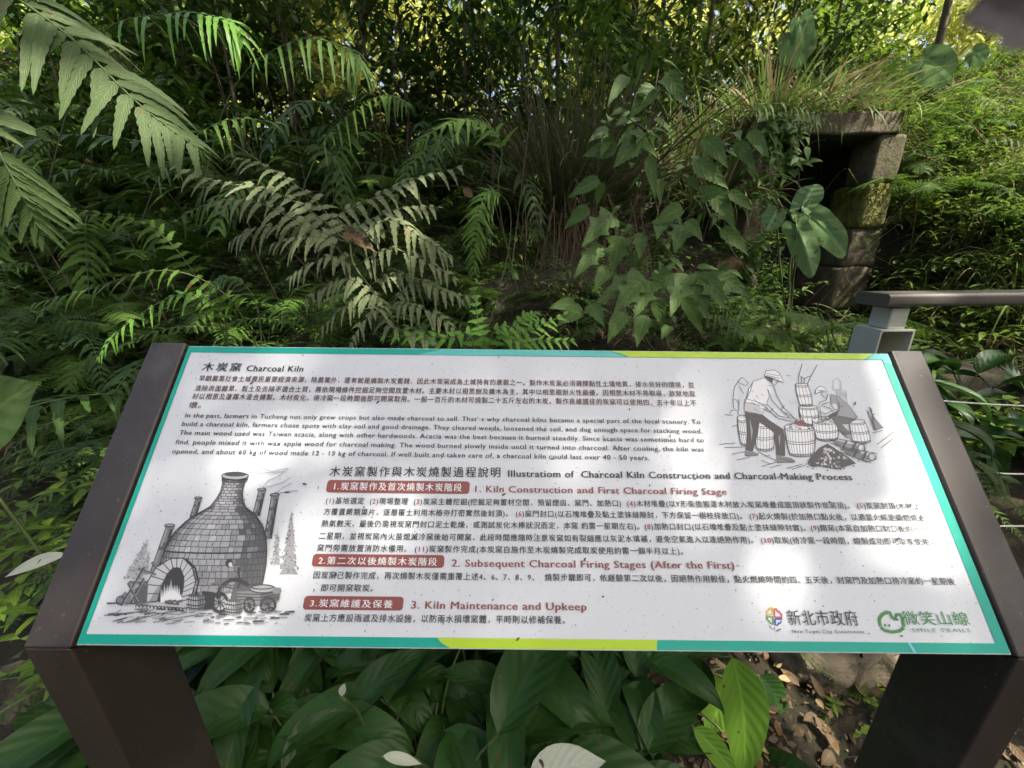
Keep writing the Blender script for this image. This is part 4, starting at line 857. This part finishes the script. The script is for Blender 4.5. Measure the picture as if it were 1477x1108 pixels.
# sprawling weeds on the sunny right slope
def weed(loc, n, h, mat, label, group, leaf=.06, lw=.02, cat='weed', name='weed', pairs=5):
    m = MB(); loc = Vector(loc)
    for i in range(n):
        a = rnd.uniform(0, 6.283); L = h * rnd.uniform(.5, 1.1); b = loc + Vector((rnd.gauss(0, .08), rnd.gauss(0, .08), 0)); q = Vector((math.cos(a) * .6, math.sin(a) * .6 - .15, 1)).normalized()
        pts = [b + q * (L * t) + Vector((math.cos(a), math.sin(a), -1)) * (.25 * L * t * t) for t in (0, .33, .66, 1)]; m.tube(pts, .002, .001, 3, 1, cap=False)
        for k in range(pairs):
            t = .25 + .75 * (k + .5) / pairs; c = pts[min(2, int(t * 3))].lerp(pts[min(2, int(t * 3)) + 1], t * 3 - min(2, int(t * 3)))
            for g in (0, math.pi):
                aa = a + 1.57 + g + k * 1.9 + rnd.uniform(-.4, .4); m.blade(c, (math.cos(aa), math.sin(aa), rnd.uniform(-.1, .5)), (0, 0, 1), leaf * rnd.uniform(.6, 1.25), lw * rnd.uniform(.8, 1.2), 3, P_ell, .35, .15, 0, 0)
    o = m.build(name, [mat, STEM], off=loc); o.location = loc; return tag(o, label, cat, group)
for x, y, h_ in ((2.06, 3.42, .55), (1.98, 3.38, .55), (2.1, 3.5, .5), (1.95, 3.5, .6), (2.02, 3.25, .45), (1.9, 3.25, .5), (2.1, 3.35, .4), (3.34, 3.45, .35), (3.4, 3.3, .35)):
    weed(gl(x, y, .1), 10, h_, rnd.choice((L_WEED, L_MID, L_SAGE)), 'leafy weed grown against the stones of the kiln mouth', 'weeds beside the kiln mouth', .09, .036, pairs=6)
for i in range(12):
    x, y = KX0 - .15 + 1.15 * i / 11, KY + rnd.uniform(.0, .12)
    weed(Vector((x, y, 2.32)), 6, rnd.uniform(.12, .22), rnd.choice((L_WEED, L_GRASS, L_MID)), 'small weed growing along the top of the kiln lintel', 'weeds on the lintel', .06, .018, pairs=4)
m = MB()
for i in range(60):
    a = rnd.uniform(0, 6.28); s_ = rnd.uniform(.03, .09); m.blade((rnd.uniform(KX0 + .3, KX1 + .15), KY + rnd.uniform(-.02, .2), 2.345 + rnd.random() * .03), (math.cos(a), math.sin(a), rnd.uniform(-.1, .3)), (rnd.gauss(0, .4), -.4, 1), s_, s_ * .5, 4, P_ell, .2, .3)
tag(m.build('lintel_litter', L_LITTER), 'orange brown dead leaves lying on the kiln lintel', 'litter', kind='stuff')
k = 0
for i in range(190):
    y = rnd.uniform(2.1, 5.6); x = rnd.uniform(.8, 1.32) * y
    if i < 75: y = rnd.uniform(2.3, 4.0); x = rnd.uniform(2.95, 4.1)
    if KX0 - .3 < x < KX1 + .22 and y < KY + .3: continue
    q_ = rnd.random(); s_ = rnd.uniform(.6, 1.3)
    if q_ < .06: fern(gl(x, y), rnd.choice(['lace_mid', 'sword_mid']), 6, .6 * s_, 'fern among the weeds on the sunny slope right of the kiln', 'ferns on the right slope')
    elif q_ < .3: clump(gl(x, y), 26, .55 * s_, 1, L_GRASS, 'tuft of arching grass on the sunny slope right of the kiln', 'grass', 'grass tufts on the right slope', 'grass_tuft', .014, .7, mat2=L_DRY)
    else: weed(gl(x, y), 10, .54 * s_, L_WEED if rnd.random() < .7 else L_MID, 'leafy green weed on the sunny slope right of the kiln', 'weeds on the right slope', rnd.choice((.06, .09, .14)), rnd.choice((.018, .026, .04)))
m = MB()
for i in range(11000):
    y = rnd.uniform(2.0, 5.6); x = rnd.uniform(.8, 1.35) * y
    if (KX0 - .3 < x < KX1 + .2 and y < KY + .35): continue
    a = rnd.uniform(0, 6.28); m.blade(gl(x, y), (math.cos(a) * .8, math.sin(a) * .8 - .2, rnd.uniform(.3, 1)), (rnd.gauss(0, 1), rnd.gauss(0, 1), .5), rnd.uniform(.2, .65), .010, 4, P_grass, .6, .2, 0, 0 if rnd.random() < .65 else 1)
for i in range(170):
    y = rnd.uniform(2.0, 4.6); x = rnd.uniform(.85, 1.3) * y
    if KX0 - .3 < x < KX1 + .25 and y < KY + .35: continue
    b = gl(x, y); a = rnd.uniform(0, 6.28); L_ = rnd.uniform(.3, .8); d = Vector((math.cos(a) * .8, math.sin(a) * .6, rnd.uniform(.2, .8))); m.tube([b, b + d * L_ * .5, b + d * L_ + Vector((0, 0, -.08))], .003, .0015, 4, 1, cap=False)
tag(m.build('slope_grass', [L_GRASS, L_DRY]), 'thin green and straw coloured grass on the right slope', 'grass', kind='stuff')
# fine undergrowth over the whole shaded bank
m = MB()
for i in range(16000):
    y = 1.35 + 4 * rnd.random() ** 1.3; x = rnd.uniform(-1.25, 1.0) * y * 1.15
    if KX0 - .3 < x < KX1 + .2 and y < KY + .35: continue
    a = rnd.uniform(0, 6.28); br = rnd.random()
    m.blade(gl(x, y), (math.cos(a), math.sin(a) - .2, rnd.uniform(.2, 1.2)), (rnd.gauss(0, .6), rnd.gauss(0, .6), 1), rnd.uniform(.06, .22), rnd.uniform(.008, .022), 3, P_ell, .5, .2, 0, 0 if br < .55 else 1 if br < .85 else 2)
tag(m.build('undergrowth', [L_DARK, L_MID, L_DRY]), 'fine grass and seedlings over the shaded bank', 'undergrowth', kind='stuff')

# --- filler ferns over the bank
used = []
def spot(x, y, r):
    if any((x - a) ** 2 + (y - b) ** 2 < (r + c) ** 2 * .5 for a, b, c in used): return False
    used.append((x, y, r)); return True
lab = {'lace_dead': 'withered brown fern on the bank', 'lace_dark': 'dark lacy fern in the shade of the bank', 'sword_dark': 'dark narrow fern in the shade of the bank', 'broad_dark': 'dark broad leaflet fern in the shade of the bank', 'lace_mid': 'green lacy fern on the bank', 'sword_mid': 'green narrow sword fern on the bank', 'broad_mid': 'green broad leaflet fern on the bank', 'drop_mid': 'green fern with drooping fronds on the bank', 'drop_dark': 'dark fern with drooping fronds on the bank'}
for i in range(1500):
    y = rnd.uniform(1.65, 5.6); x = rnd.uniform(-1.35, .95) * y
    if abs(x - .5) < .55 and 1.9 < y < 3.9: continue
    if x > 1.15 and y > 2.4 and x < 3.3: continue
    if x > .5 and y < 2.4 and rnd.random() < .5: continue
    if not spot(x, y, .175): continue
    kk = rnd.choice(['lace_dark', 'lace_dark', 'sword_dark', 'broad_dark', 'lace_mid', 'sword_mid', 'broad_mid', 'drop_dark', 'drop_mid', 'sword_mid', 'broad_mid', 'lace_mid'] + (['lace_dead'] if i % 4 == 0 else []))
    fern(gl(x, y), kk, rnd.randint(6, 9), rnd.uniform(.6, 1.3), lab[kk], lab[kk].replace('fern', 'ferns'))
for x, y, kk, s_, l_ in ((-1.1, 1.05, 'sword_dark', .8, 'dark sword fern beside the left rail of the sign'), (-1.35, .95, 'sword_dark', .85, 'dark sword fern farthest left beside the sign'), (-1.0, .75, 'sword_dark', .7, 'dark sword fern by the left leg'), (-1.5, 1.35, 'lace_dark', .8, 'dark lacy fern low at the left edge'), (1.35, 1.75, 'lace_mid', .55, 'lacy fern behind the steel post'), (1.75, 1.9, 'sword_dark', .7, 'dark sword fern under the handrail'), (2.2, 1.75, 'sword_mid', .7, 'green sword fern under the handrail farthest right'), (2.1, 2.3, 'lace_mid', .7, 'lacy fern above the handrail at right')):
    fern(gl(x, y), kk, 9, s_, l_)

for i in range(22):
    y = rnd.uniform(3.7, 5.3); x = (-1.3 + 1.35 * ((i * .618) % 1)) * y
    fern(gl(x, y), ['drop_dark', 'broad_dark', 'drop_mid'][i % 3], 8, rnd.uniform(1.8, 2.5), 'tall fern with long hanging fronds against the bright trees', 'tall ferns near the crest', tilt=(-5, 25))
for i in range(75):
    y = rnd.uniform(1.6, 4.6); x = rnd.uniform(-1.3, .72) * y
    if .8 < x < 1.3 and 1.8 < y < 2.6: continue
    kk = i % 3
    weed(gl(x, y), 7, rnd.uniform(.35, .8), (L_MID, L_WEED, L_SAGE)[kk], ('green small leaved weed tangled among the ferns of the bank', 'yellow green weed tangled among the ferns of the bank', 'dull grey green weed tangled among the ferns of the bank')[kk], ('green weeds among the ferns', 'yellow green weeds among the ferns', 'dull weeds among the ferns')[kk], rnd.choice((.05, .08, .11)), rnd.choice((.016, .026, .036)), pairs=10)
m = MB()
for i in range(110):
    y = rnd.uniform(2.4, 5.5); x = rnd.uniform(-1.3, .8) * y; b = gl(x, y); h = rnd.uniform(.5, 1.6); q = Vector((rnd.gauss(0, .35), rnd.gauss(-.1, .3), 1)) * h
    m.tube(bez([b, b + q * .5 + Vector((rnd.gauss(0, .06), 0, 0)), b + q, b + q * 1.15 + Vector((rnd.gauss(0, .2), -.1, -.12))], 7), .0035, .0012, 4, cap=False)
tag(m.build('bare_stems', STEMB), 'thin bare brown stems tangled through the bank', 'stems', kind='stuff')
# climber over the left side of the kiln mouth
root = gl(KX0 - .15, KY - .2); cl = tag(empty('climber', root), 'leafy climber hanging over the left side of the kiln opening', 'climber'); m = MB(); SST = []
for k in range(9):
    x0 = KX0 - .28 + .03 * k; p_ = bez([(x0, KY - .06, 2.3), (x0 + rnd.uniform(-.05, .06), KY - .2, 2.2), (x0 + rnd.uniform(-.08, .08), KY - .2, 1.95 - .05 * rnd.random()), (x0 + rnd.uniform(-.1, .06), KY - .18, rnd.uniform(1.0, 1.7) if k < 7 else 2.0)], 14); m.tube(p_, .003, .0015, 4, cap=False); SST += p_[2:]
m.build('stem', STEMB, cl, off=root); m = MB()
for q in SST:
    for g_ in range(3):
        a_ = rnd.uniform(0, 6.28); L_ = rnd.uniform(.05, .11); m.blade(Vector(q) + Vector((rnd.gauss(0, .03), -rnd.random() * .05, rnd.gauss(0, .03))), (math.cos(a_), -.4, rnd.uniform(-1, .2)), (rnd.gauss(0, .3), -.8, .6), L_, L_ * .5, 6, P_ov, .3, .2, .08, 0)
m.build('foliage', L_MID, cl, off=root)
for px_, py_ in ((20, 420), (70, 470), (130, 430), (20, 510), (110, 520), (180, 480), (-60, 440), (-40, 520), (230, 520), (60, 380)):
    p = gp(px_, py_); p = Vector((p.x * .8, max(1.4, p.y * .8), 0)); kk = rnd.choice(['lace_dark', 'sword_dark', 'lace_mid', 'broad_dark'])
    fern(gl(p.x, p.y), kk, 8, rnd.uniform(.6, .9), 'low fern filling the bank at the left edge behind the sign', 'ferns at the left edge')
# --- broad leaf plants: peace lilies under the sign, dark ones behind the ropes
LP = []
for k in range(6):
    m = MB(); L = .30 + .02 * k; W = .10 + .012 * (k % 4)
    st = arch(.34 + .03 * (k % 3), 84 - 3 * k, 55 - 5 * k, 6); m.tube(st, .004, .003, 5, 1, cap=False); e_ = st[-1]; d = (st[-1] - st[-2]).normalized()
    P_ = e_; rows = []
    n = 16; c = Vector(e_); el = math.radians(40 - 8 * k); step = L / n; r_ = []
    for i in range(n + 1):
        v = i / n; ed = Vector((0, math.cos(el), math.sin(el))); up = Vector((0, -math.sin(el), math.cos(el))); wd = W * .5 * P_lily(v); row = []
        for j in range(7):
            u = -1 + j / 3; row.append(m.vert(c + Vector((u * wd * .96, 0, 0)) + up * (abs(u) ** 1.4 * wd * .42 + .004 * math.sin(v * 11 + u * 3 + k) * abs(u)), (u * .5 + .5, v)))
        r_.append(row); c = c + ed * step; el -= math.radians((95 + 12 * (k % 3)) / n * (.4 + 1.2 * v))
    for i in range(n):
        for j in range(6): m.face((r_[i][j], r_[i][j + 1], r_[i + 1][j + 1], r_[i + 1][j]), 0)
    o = m.build('leaf', [L_LILY, STEM]); COL.objects.unlink(o); LP.append(o)
def lily(loc, n, s_, label, group=None, cat='plant', name='peace_lily', tilt=(-8, 14), mesh=None):
    r = tag(empty(name, loc), label, cat, group)
    for i in range(n):
        c = rnd.choice(LP).copy(); COL.objects.link(c); c.parent = r; c.name = 'leaf'; c.location = (rnd.uniform(-.04, .04), rnd.uniform(-.04, .04), 0)
        c.rotation_euler = (math.radians(rnd.uniform(*tilt)), math.radians(rnd.uniform(-10, 10)), 6.283 * i / n + rnd.uniform(-.5, .5)); c.scale = (s_ * rnd.uniform(.8, 1.2),) * 3
    return r
for i in range(44):
    x = -.95 + 1.30 * ((i * .618) % 1); y = .50 + .8 * (i / 44) + rnd.uniform(-.05, .05)
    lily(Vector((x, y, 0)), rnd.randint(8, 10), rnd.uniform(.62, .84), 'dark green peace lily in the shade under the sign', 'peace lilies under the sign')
for i, (x, y) in enumerate(((1.75, 1.74), (2.2, 1.78), (1.55, 1.9), (2.5, 2.0), (1.95, 2.1), (2.75, 1.85), (1.45, 1.72), (1.95, 1.75), (2.4, 1.8), (1.6, 1.8), (2.05, 1.95))):
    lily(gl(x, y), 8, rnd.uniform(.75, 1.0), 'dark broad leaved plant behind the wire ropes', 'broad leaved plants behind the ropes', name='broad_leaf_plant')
bl = tag(empty('peace_lily', (.42, .78, 0)), 'sunlit yellow green peace lily right of the shaded ones, one leaf curled downward', 'plant'); root = bl.location
for a, b, Y, wp, Y2, sd, mt in (((1056, 948), (1090, 1100), .70, 64, .62, .16, L_LILYLIT), ((1062, 985), (1018, 1045), .80, 60, .76, -.1, L_LILYLIT), ((1110, 1030), (1168, 1092), .80, 50, .76, .1, L_LILY), ((1095, 975), (1132, 1022), .84, 38, .80, .1, L_LILY), ((1000, 1050), (1062, 1120), .60, 34, .56, .05, L_LILYLIT), ((1085, 1110), (1190, 1100), .68, 44, .62, .05, L_LILY), ((1012, 950), (1000, 1020), .80, 44, .76, 0, L_LILY)):
    m = MB(); hero(m, a, b, Y, wp, Y2, P_lily, .2, .32, 0, 18, 0, .012, 7, side=sd); A_ = at(*a, Y); m.tube(bez([root, (Vector(root) + A_) / 2 + Vector((0, .02, .08)), A_], 8), .004, .003, 5, 1); m.build('leaf', [mt, STEM], bl, off=root)
for a, b, Y, wp, lab_ in (((440, 1085), (440, 1062), .6, 0, ''), ((552, 1090), (606, 1102), .46, 14, 'small white peace lily bloom lying low under the sign'), ((762, 1118), (880, 1096), .46, 50, 'large white peace lily bloom at the bottom edge of the picture'), ((96, 800), (10, 832), .8, 20, 'long white bloom left of the sign'), ((492, 1004), (498, 982), .50, 10, 'tiny white bud under the sign')):
    if not wp: continue
    m = MB(); hero(m, a, b, Y, wp, None, P_ell, .15, .25, 0, 10, 0, .01, 5); A_ = at(*a, Y); g_ = Vector((A_.x - .03, A_.y + .12, 0)); m.tube(bez([g_, (g_ + A_) / 2 + Vector((0, .02, .06)), A_], 8), .003, .0025, 5, 1); o = m.build('white_bloom', [SPATHE, STEM], off=g_); o.location = g_; tag(o, lab_, 'flower')
m = MB(); hero(m, (-60, 640), (62, 545), .95, 110, .9, P_ell, .1, .1, 0, 10); g_ = Vector((-1.4, 1.0, 0)); m.tube(bez([g_, at(-60, 640, .95)], 4), .006, .004, 5, 1); o = m.build('large_leaf', [L_SAGE, STEM], off=g_); o.location = g_; tag(o, 'large smooth grey green leaf at the left edge beside the sign', 'leaf')
for i in range(20):
    x, y = rnd.uniform(1.3, 2.8), rnd.uniform(1.68, 2.3)
    weed(gl(x, y), 8, rnd.uniform(.3, .55), L_MID if i % 2 else L_WEED, 'dark green weed below the handrail' if i % 2 else 'bright green weed below the handrail', 'dark weeds below the handrail' if i % 2 else 'bright weeds below the handrail', .10, rnd.choice((.024, .04)), pairs=6)
for i in range(18):
    x, y = rnd.uniform(1.75, 2.95), rnd.uniform(2.5, 3.35)
    if i % 2: weed(gl(x, y), 8, .25, L_MID, 'low weed on the floor in front of the kiln', 'weeds before the kiln', .07, .022)
    else: fern(gl(x, y), 'lace_mid', 6, .38, 'low lacy fern on the floor in front of the kiln', 'ferns before the kiln')
# sunlit weeds left of the sign
for i in range(16):
    x, y = rnd.uniform(-1.75, -.95), rnd.uniform(1.05, 1.7)
    weed(gl(x, y), 9, .62, L_WEED, 'leafy weed with speckled sun beside the upper left corner of the sign', 'weeds left of the sign', .10, .03, pairs=6)
for i in range(12):
    x, y = rnd.uniform(.55, 1.35), rnd.uniform(1.5, 2.1)
    weed(gl(x, y), 7, .32, L_MID, 'low leafy weed behind the right half of the sign', 'weeds behind the sign', .07, .024)
for i in range(14):
    x, y = rnd.uniform(.2, .75), rnd.uniform(1.9, 2.9)
    weed(gl(x, y), 9, .26, L_MID if i % 3 else L_DRY, 'thin leaved weed on the bare patch of bank at the centre', 'weeds at the centre of the bank', .09, .012)
# leaf litter, stone
m = MB()
for i in range(5200):
    x, y = rnd.uniform(.35, 2.0), rnd.uniform(.35, 1.7)
    a, el = rnd.uniform(0, 6.28), rnd.uniform(-.25, .35); s_ = rnd.choice((.008, .012, .018, .025, .035, .05)) * rnd.uniform(.7, 1.2); m.blade(gl(x, y, .004 + rnd.random() * .03), (math.cos(a), math.sin(a), el), (rnd.gauss(0, .35), rnd.gauss(0, .35), 1), s_, s_ * rnd.uniform(.35, .6), 4, P_ell, rnd.uniform(-.3, .3), rnd.uniform(-.3, .5), 0, rnd.choice((0, 0, 0, 1, 2, 2)))
tag(m.build('leaf_litter', [L_LITTER, L_DRY, L_STRAW]), 'brown dead leaves on the ground right of the lilies', 'litter', kind='stuff')
o = stone(.90, 1.24, .86, 1.08, -.08, .10, 12, .05, rd=.05).build('rock', ROCK, off=(1.0, .97, 0)); o.location = (1.0, .97, 0); tag(o, 'pale flat rock on the ground behind the sign', 'rock')
m = MB()
for i in range(420):
    x, y = rnd.uniform(.5, 1.9), rnd.uniform(.45, 1.5)
    if mnoise.noise(Vector((x * 2.2, y * 2.2, 5))) < .02: continue
    for q in range(4): a = rnd.uniform(0, 6.28); m.blade(gl(x, y, .02), (math.cos(a), math.sin(a), rnd.uniform(.1, .7)), (0, 0, 1), rnd.uniform(.02, .05), .014, 3, P_ell, .3, .15)
tag(m.build('seedlings', L_WEED), 'tiny green seedlings sprouting through the dead leaves', 'seedlings', kind='stuff')
for a, b, l_ in (((1210, 1010), (1255, 960), 'small fern growing in the leaf litter by the right leg'), ((1250, 1000), (1300, 975), 'small dark fern between the rock and the right leg')):
    p = gp(*a); fern(p, 'sword_mid', 5, .28, l_)

# ------------------------------------------------------------------ trees: beyond the bank and overhead
def tree(loc, h, r, nleaf, mat, label, group, lsize=.13, trunk=.07, base=.3, squash=.8, lean=(0, 0), tight=.36):
    t = tag(empty('tree', loc), label, 'tree', group); m = MB(); top = Vector((lean[0], lean[1], h))
    m.tube(bez([(0, 0, -.2), Vector((rnd.uniform(-.1, .1), rnd.uniform(-.1, .1), h * .5)) + top * .2, top], 10), trunk, trunk * .25, 7); cs = []
    for k in range(16):
        f = rnd.uniform(base, .95); a = rnd.uniform(0, 6.28); b = Vector((lean[0] * f, lean[1] * f, h * f)); e_ = b + Vector((math.cos(a) * r * .8, math.sin(a) * r * .8, r * .4 * rnd.uniform(-.3, 1))); m.tube(bez([b, (b + e_) / 2 + Vector((0, 0, .1)), e_], 5), trunk * .35, trunk * .1, 5, cap=False); cs += [(e_, r * .55), ((b + e_) / 2, r * .45)]
    m.build('trunk', BARK, t); m = MB()
    for i in range(nleaf):
        c, rr = rnd.choice(cs); p = c + Vector((rnd.gauss(0, 1), rnd.gauss(0, 1), rnd.gauss(0, squash))) * (rr * tight); a = rnd.uniform(0, 6.28)
        m.blade(p, (math.cos(a), math.sin(a), rnd.uniform(-.8, .2)), (rnd.gauss(0, .5), rnd.gauss(0, .5), 1), lsize * rnd.uniform(.6, 1.3), lsize * .4, 2, P_ell, .3, .15)
    m.build('crown', mat, t); return t
for i in range(26):
    y = rnd.uniform(6.4, 12.5); x = (-1.35 + 2.8 * ((i * .618 + .1) % 1)) * y; h = rnd.uniform(2.4, 4.6)
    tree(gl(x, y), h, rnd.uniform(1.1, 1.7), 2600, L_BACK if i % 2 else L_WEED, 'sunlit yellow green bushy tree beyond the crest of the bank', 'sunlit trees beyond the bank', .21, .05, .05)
for i, (x, y) in enumerate(((-2.6, 5.6), (1.5, 5.7), (-4.6, 5.9), (.6, 5.2), (2.6, 6.2), (-3.6, 5.2))):
    tree(gl(x, y), 3.8, 1.1, 1200, L_DARK, 'dark shaded sapling on the crest against the bright trees', 'dark saplings on the crest', .14, .035, .3)

m = MB()
for i in range(30000):
    x = rnd.uniform(-24, 26); y = rnd.uniform(13, 19); z = ground(x, y) + 8.5 * rnd.random() ** 1.1; a = rnd.uniform(0, 6.28)
    m.blade((x, y, z), (math.cos(a), math.sin(a), rnd.uniform(-.8, .2)), (rnd.gauss(0, .5), rnd.gauss(0, .5) - .4, 1), rnd.uniform(.2, .45), .17, 2, P_ell, .3, .15, 0, 0 if rnd.random() < .6 else 1)
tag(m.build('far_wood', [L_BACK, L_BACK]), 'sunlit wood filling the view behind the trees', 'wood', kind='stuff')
for i in range(27):
    y = rnd.uniform(4.6, 6.6); x = (-1.3 + 2.1 * ((i * .618 + .3) % 1)) * y
    tree(gl(x, y), rnd.uniform(1.1, 2.3), rnd.uniform(.5, .85), 620, L_DARK if i % 4 else L_MID, 'shaded leafy shrub on the crest of the bank', 'shrubs on the crest of the bank', .13, .02, .15)
for i, (x, y) in enumerate(((-7, -8), (-3.5, -9), (0.2, -8.5), (3.8, -9.5), (7.5, -8.5), (9.5, -3.5), (11.5, 1.0))):  # unseen trees added to hold back sky light from behind and the right
    tree(Vector((x, y, 0)), 8.0, 2.6, 2600, L_CANOPY, 'dense leafy tree added out of view to cut the sky light', 'unseen trees added to cut the sky light', .45, .14, .12, squash=1.3, tight=.55)
# canopy: tall trees beside and behind the path whose crowns shade the sign and the bank
GAPS = []  # openings shaped into the crowns so sun patches land on chosen spots
def gap(px, py, y, r, keep=.5): p = at(px, py, y); GAPS.append((p, r, keep))

hl = at(1446, 26, .062); m = MB(); m.tube([hl + Vector((.3, -.3, 1.6)), hl + Vector((.08, -.05, .4)), hl + Vector((.02, 0, .04)), hl + Vector((.007, 0, .001))], .0012, .0006, 5, 1)
m.blade(hl + Vector((-.0052, 0, .0005)), (1, 0, -.12), (-.1, -1, .25), .0125, .0088, 14, lambda v: math.sqrt(max(0, 1 - (2 * v - 1) ** 2)), .1, .35, 0, 0, wave=.06, cross=9)  # unidentified dark object near the lens, shaped as a round blade on a twig
o = m.build('lens_blur_object', [plain('dark_blur_object', (.035, .03, .032), .7, bump=.4), STEMB], off=hl); o.location = hl; tag(o, 'dark blurred object close to the lens in the top right corner', 'leaf')
DENS = 265
GAPPX = [(1160, 555, .62, .10, .42), (1030, 575, .63, .06, .5), (1250, 560, .6, .06, .4), (1110, 740, .5, .08, .45), (1170, 805, .45, .08, .4), (1050, 860, .42, .06, .62), (515, 775, .47, .05, .6), (1335, 560, .6, .05, .5),
 (130, 570, 1.3, .12, .45), (90, 540, 1.3, .10, 0), (170, 620, 1.2, .08, 0), (1400, 320, 3.0, 1.2, .0), (1400, 280, 4.0, 1.7, .0), (1420, 140, 4.6, 1.7, .0), (1290, 220, 3.5, .6, .0), (1330, 330, 3.4, 1.1, 0), (1320, 400, 2.8, .8, 0), (1400, 380, 2.6, .8, 0), (1150, 80, 4.3, 1.2, .08),
 (600, 265, 1.8, .14, .3), (430, 290, 1.7, .09, .35), (320, 268, 1.7, .09, .3), (560, 345, 1.66, .12, .1), (520, 440, 1.6, .1, .1), (60, 20, 1.2, .09, .25), (180, 140, 1.2, .12, .1), (250, 190, 1.2, .07, 0), (30, 260, 1.1, .05, .4), (960, 300, 2.1, .5, .6), (930, 150, 2.1, .14, .05), (1000, 420, 1.9, .14, .15), (860, 350, 2.0, .1, .1), (250, 420, 1.45, .10, .05), (180, 460, 1.35, .08, 0), (400, 440, 1.5, .07, 0), (770, 460, 1.15, .14, .1), (640, 480, 1.1, .09, .1), (690, 330, 1.85, .10, .1), (650, 185, 2.1, .14, .1), (1370, 430, 1.35, .14, .0), (1300, 440, 1.33, .06, 0), (1180, 300, 2.6, .2, .1), (360, 60, 2.0, .3, .1), (480, 100, 2.1, .25, .1), (1130, 160, 2.4, .2, .2), (760, 300, 2.6, .25, .15), (1400, 560, 1.7, .25, .1), (1440, 700, 1.6, .25, .1), (1380, 480, 1.9, .2, .1)]
GROUND = [(1080, 1000, .14, .02), (1180, 1010, .13, .05), (1120, 960, .10, .0), (1280, 965, .22, .0), (1320, 1030, .13, .0), (1240, 1080, .12, .1), (1440, 1050, .2, .05), (1160, 1085, .08, 0), (60, 900, .05, .3)]
SEEDC = 5
canopy_rnd = random.Random(SEEDC)
for x_, y_, r_, k_ in GROUND: GAPS.append((gp(x_, y_), r_, k_))
GAPS.append((at(1085, 1030, .7), .10, .0))
for g_ in GAPPX: gap(*g_)
SX = SUN.cross(Vector((0, 0, 1))).normalized(); SY = SX.cross(SUN).normalized()
G2 = [((p.dot(SX)), (p.dot(SY)), r, k) for p, r, k in GAPS]
def shaded_ok(ps):
    keep = 1
    for x, y, r, k in G2:
      for p in ps:
        a, b = p.dot(SX), p.dot(SY)
        d = math.hypot(a - x, b - y)
        if d < r: keep = min(keep, k + (1 - k) * sstep(r * .55, r, d))
    return canopy_rnd.random() < keep
def canopy_tree(base, h, cz, label, nleaf, cells):
    t = tag(empty('canopy_tree', base), label, 'tree'); m = MB()
    m.tube(bez([(0, 0, -.2), (.1, .1, h * .5), (.0, .2, h)], 10), .16, .07, 9)
    m2 = MB(); b = Vector(base)
    for (cx, cy) in cells:
        e_ = Vector((cx, cy, cz)) - b; m.tube(bez([(0, .1, h * canopy_rnd.uniform(.6, .95)), e_ * .55 + Vector((0, 0, h * .42)), e_], 6), .04, .012, 5, cap=False)
    m.build('trunk', BARK, t)
    k = 0
    while k < nleaf:
        cx, cy = canopy_rnd.choice(cells); p = Vector((cx + canopy_rnd.uniform(-.75, .75), cy + canopy_rnd.uniform(-.75, .75), cz + canopy_rnd.gauss(0, .35))); k += 1
        a = canopy_rnd.uniform(0, 6.28); d = Vector((math.cos(a), math.sin(a), canopy_rnd.uniform(-.6, .3))).normalized(); L_ = LEAFL * canopy_rnd.uniform(.6, 1.25)
        if not shaded_ok((p, p + d * (L_ * .5), p + d * (L_ * .9))): continue
        m2.blade(p - b, d, (canopy_rnd.gauss(0, .45), canopy_rnd.gauss(0, .45), 1), L_, LEAFL * .42, 2, P_ell, .3, .15)
    m2.build('crown', L_CANOPY, t)
cz = 9.0; LEAFL = .30
off_ = SUN * ((cz - 1.2) / SUN.z)
cells = [[], [], []]
for i in range(12):
    for j in range(8):
        gx, gy = -5.2 + i * 1.0, -.4 + j * 1.0
        if gx > 3.4 + .0 * gy and gy > 2.2: continue
        cells[0 if i < 4 else 1 if i < 8 else 2].append((gx + off_.x, gy + off_.y))
for i, (bx, by) in enumerate(((-5.2, -4.2), (4.9, -5.6), (7.2, -1.5))):
    canopy_tree(Vector((bx, by, 0)), 9.5, cz, ('tall leafy tree behind the path at left, its crown overhead', 'tall leafy tree behind the path, its crown over the sign', 'tall leafy tree at right of the path, its crown overhead')[i], DENS * len(cells[i]), cells[i])
print('OBJ', len(bpy.data.objects), 'V', sum(len(m.vertices) for m in bpy.data.meshes))
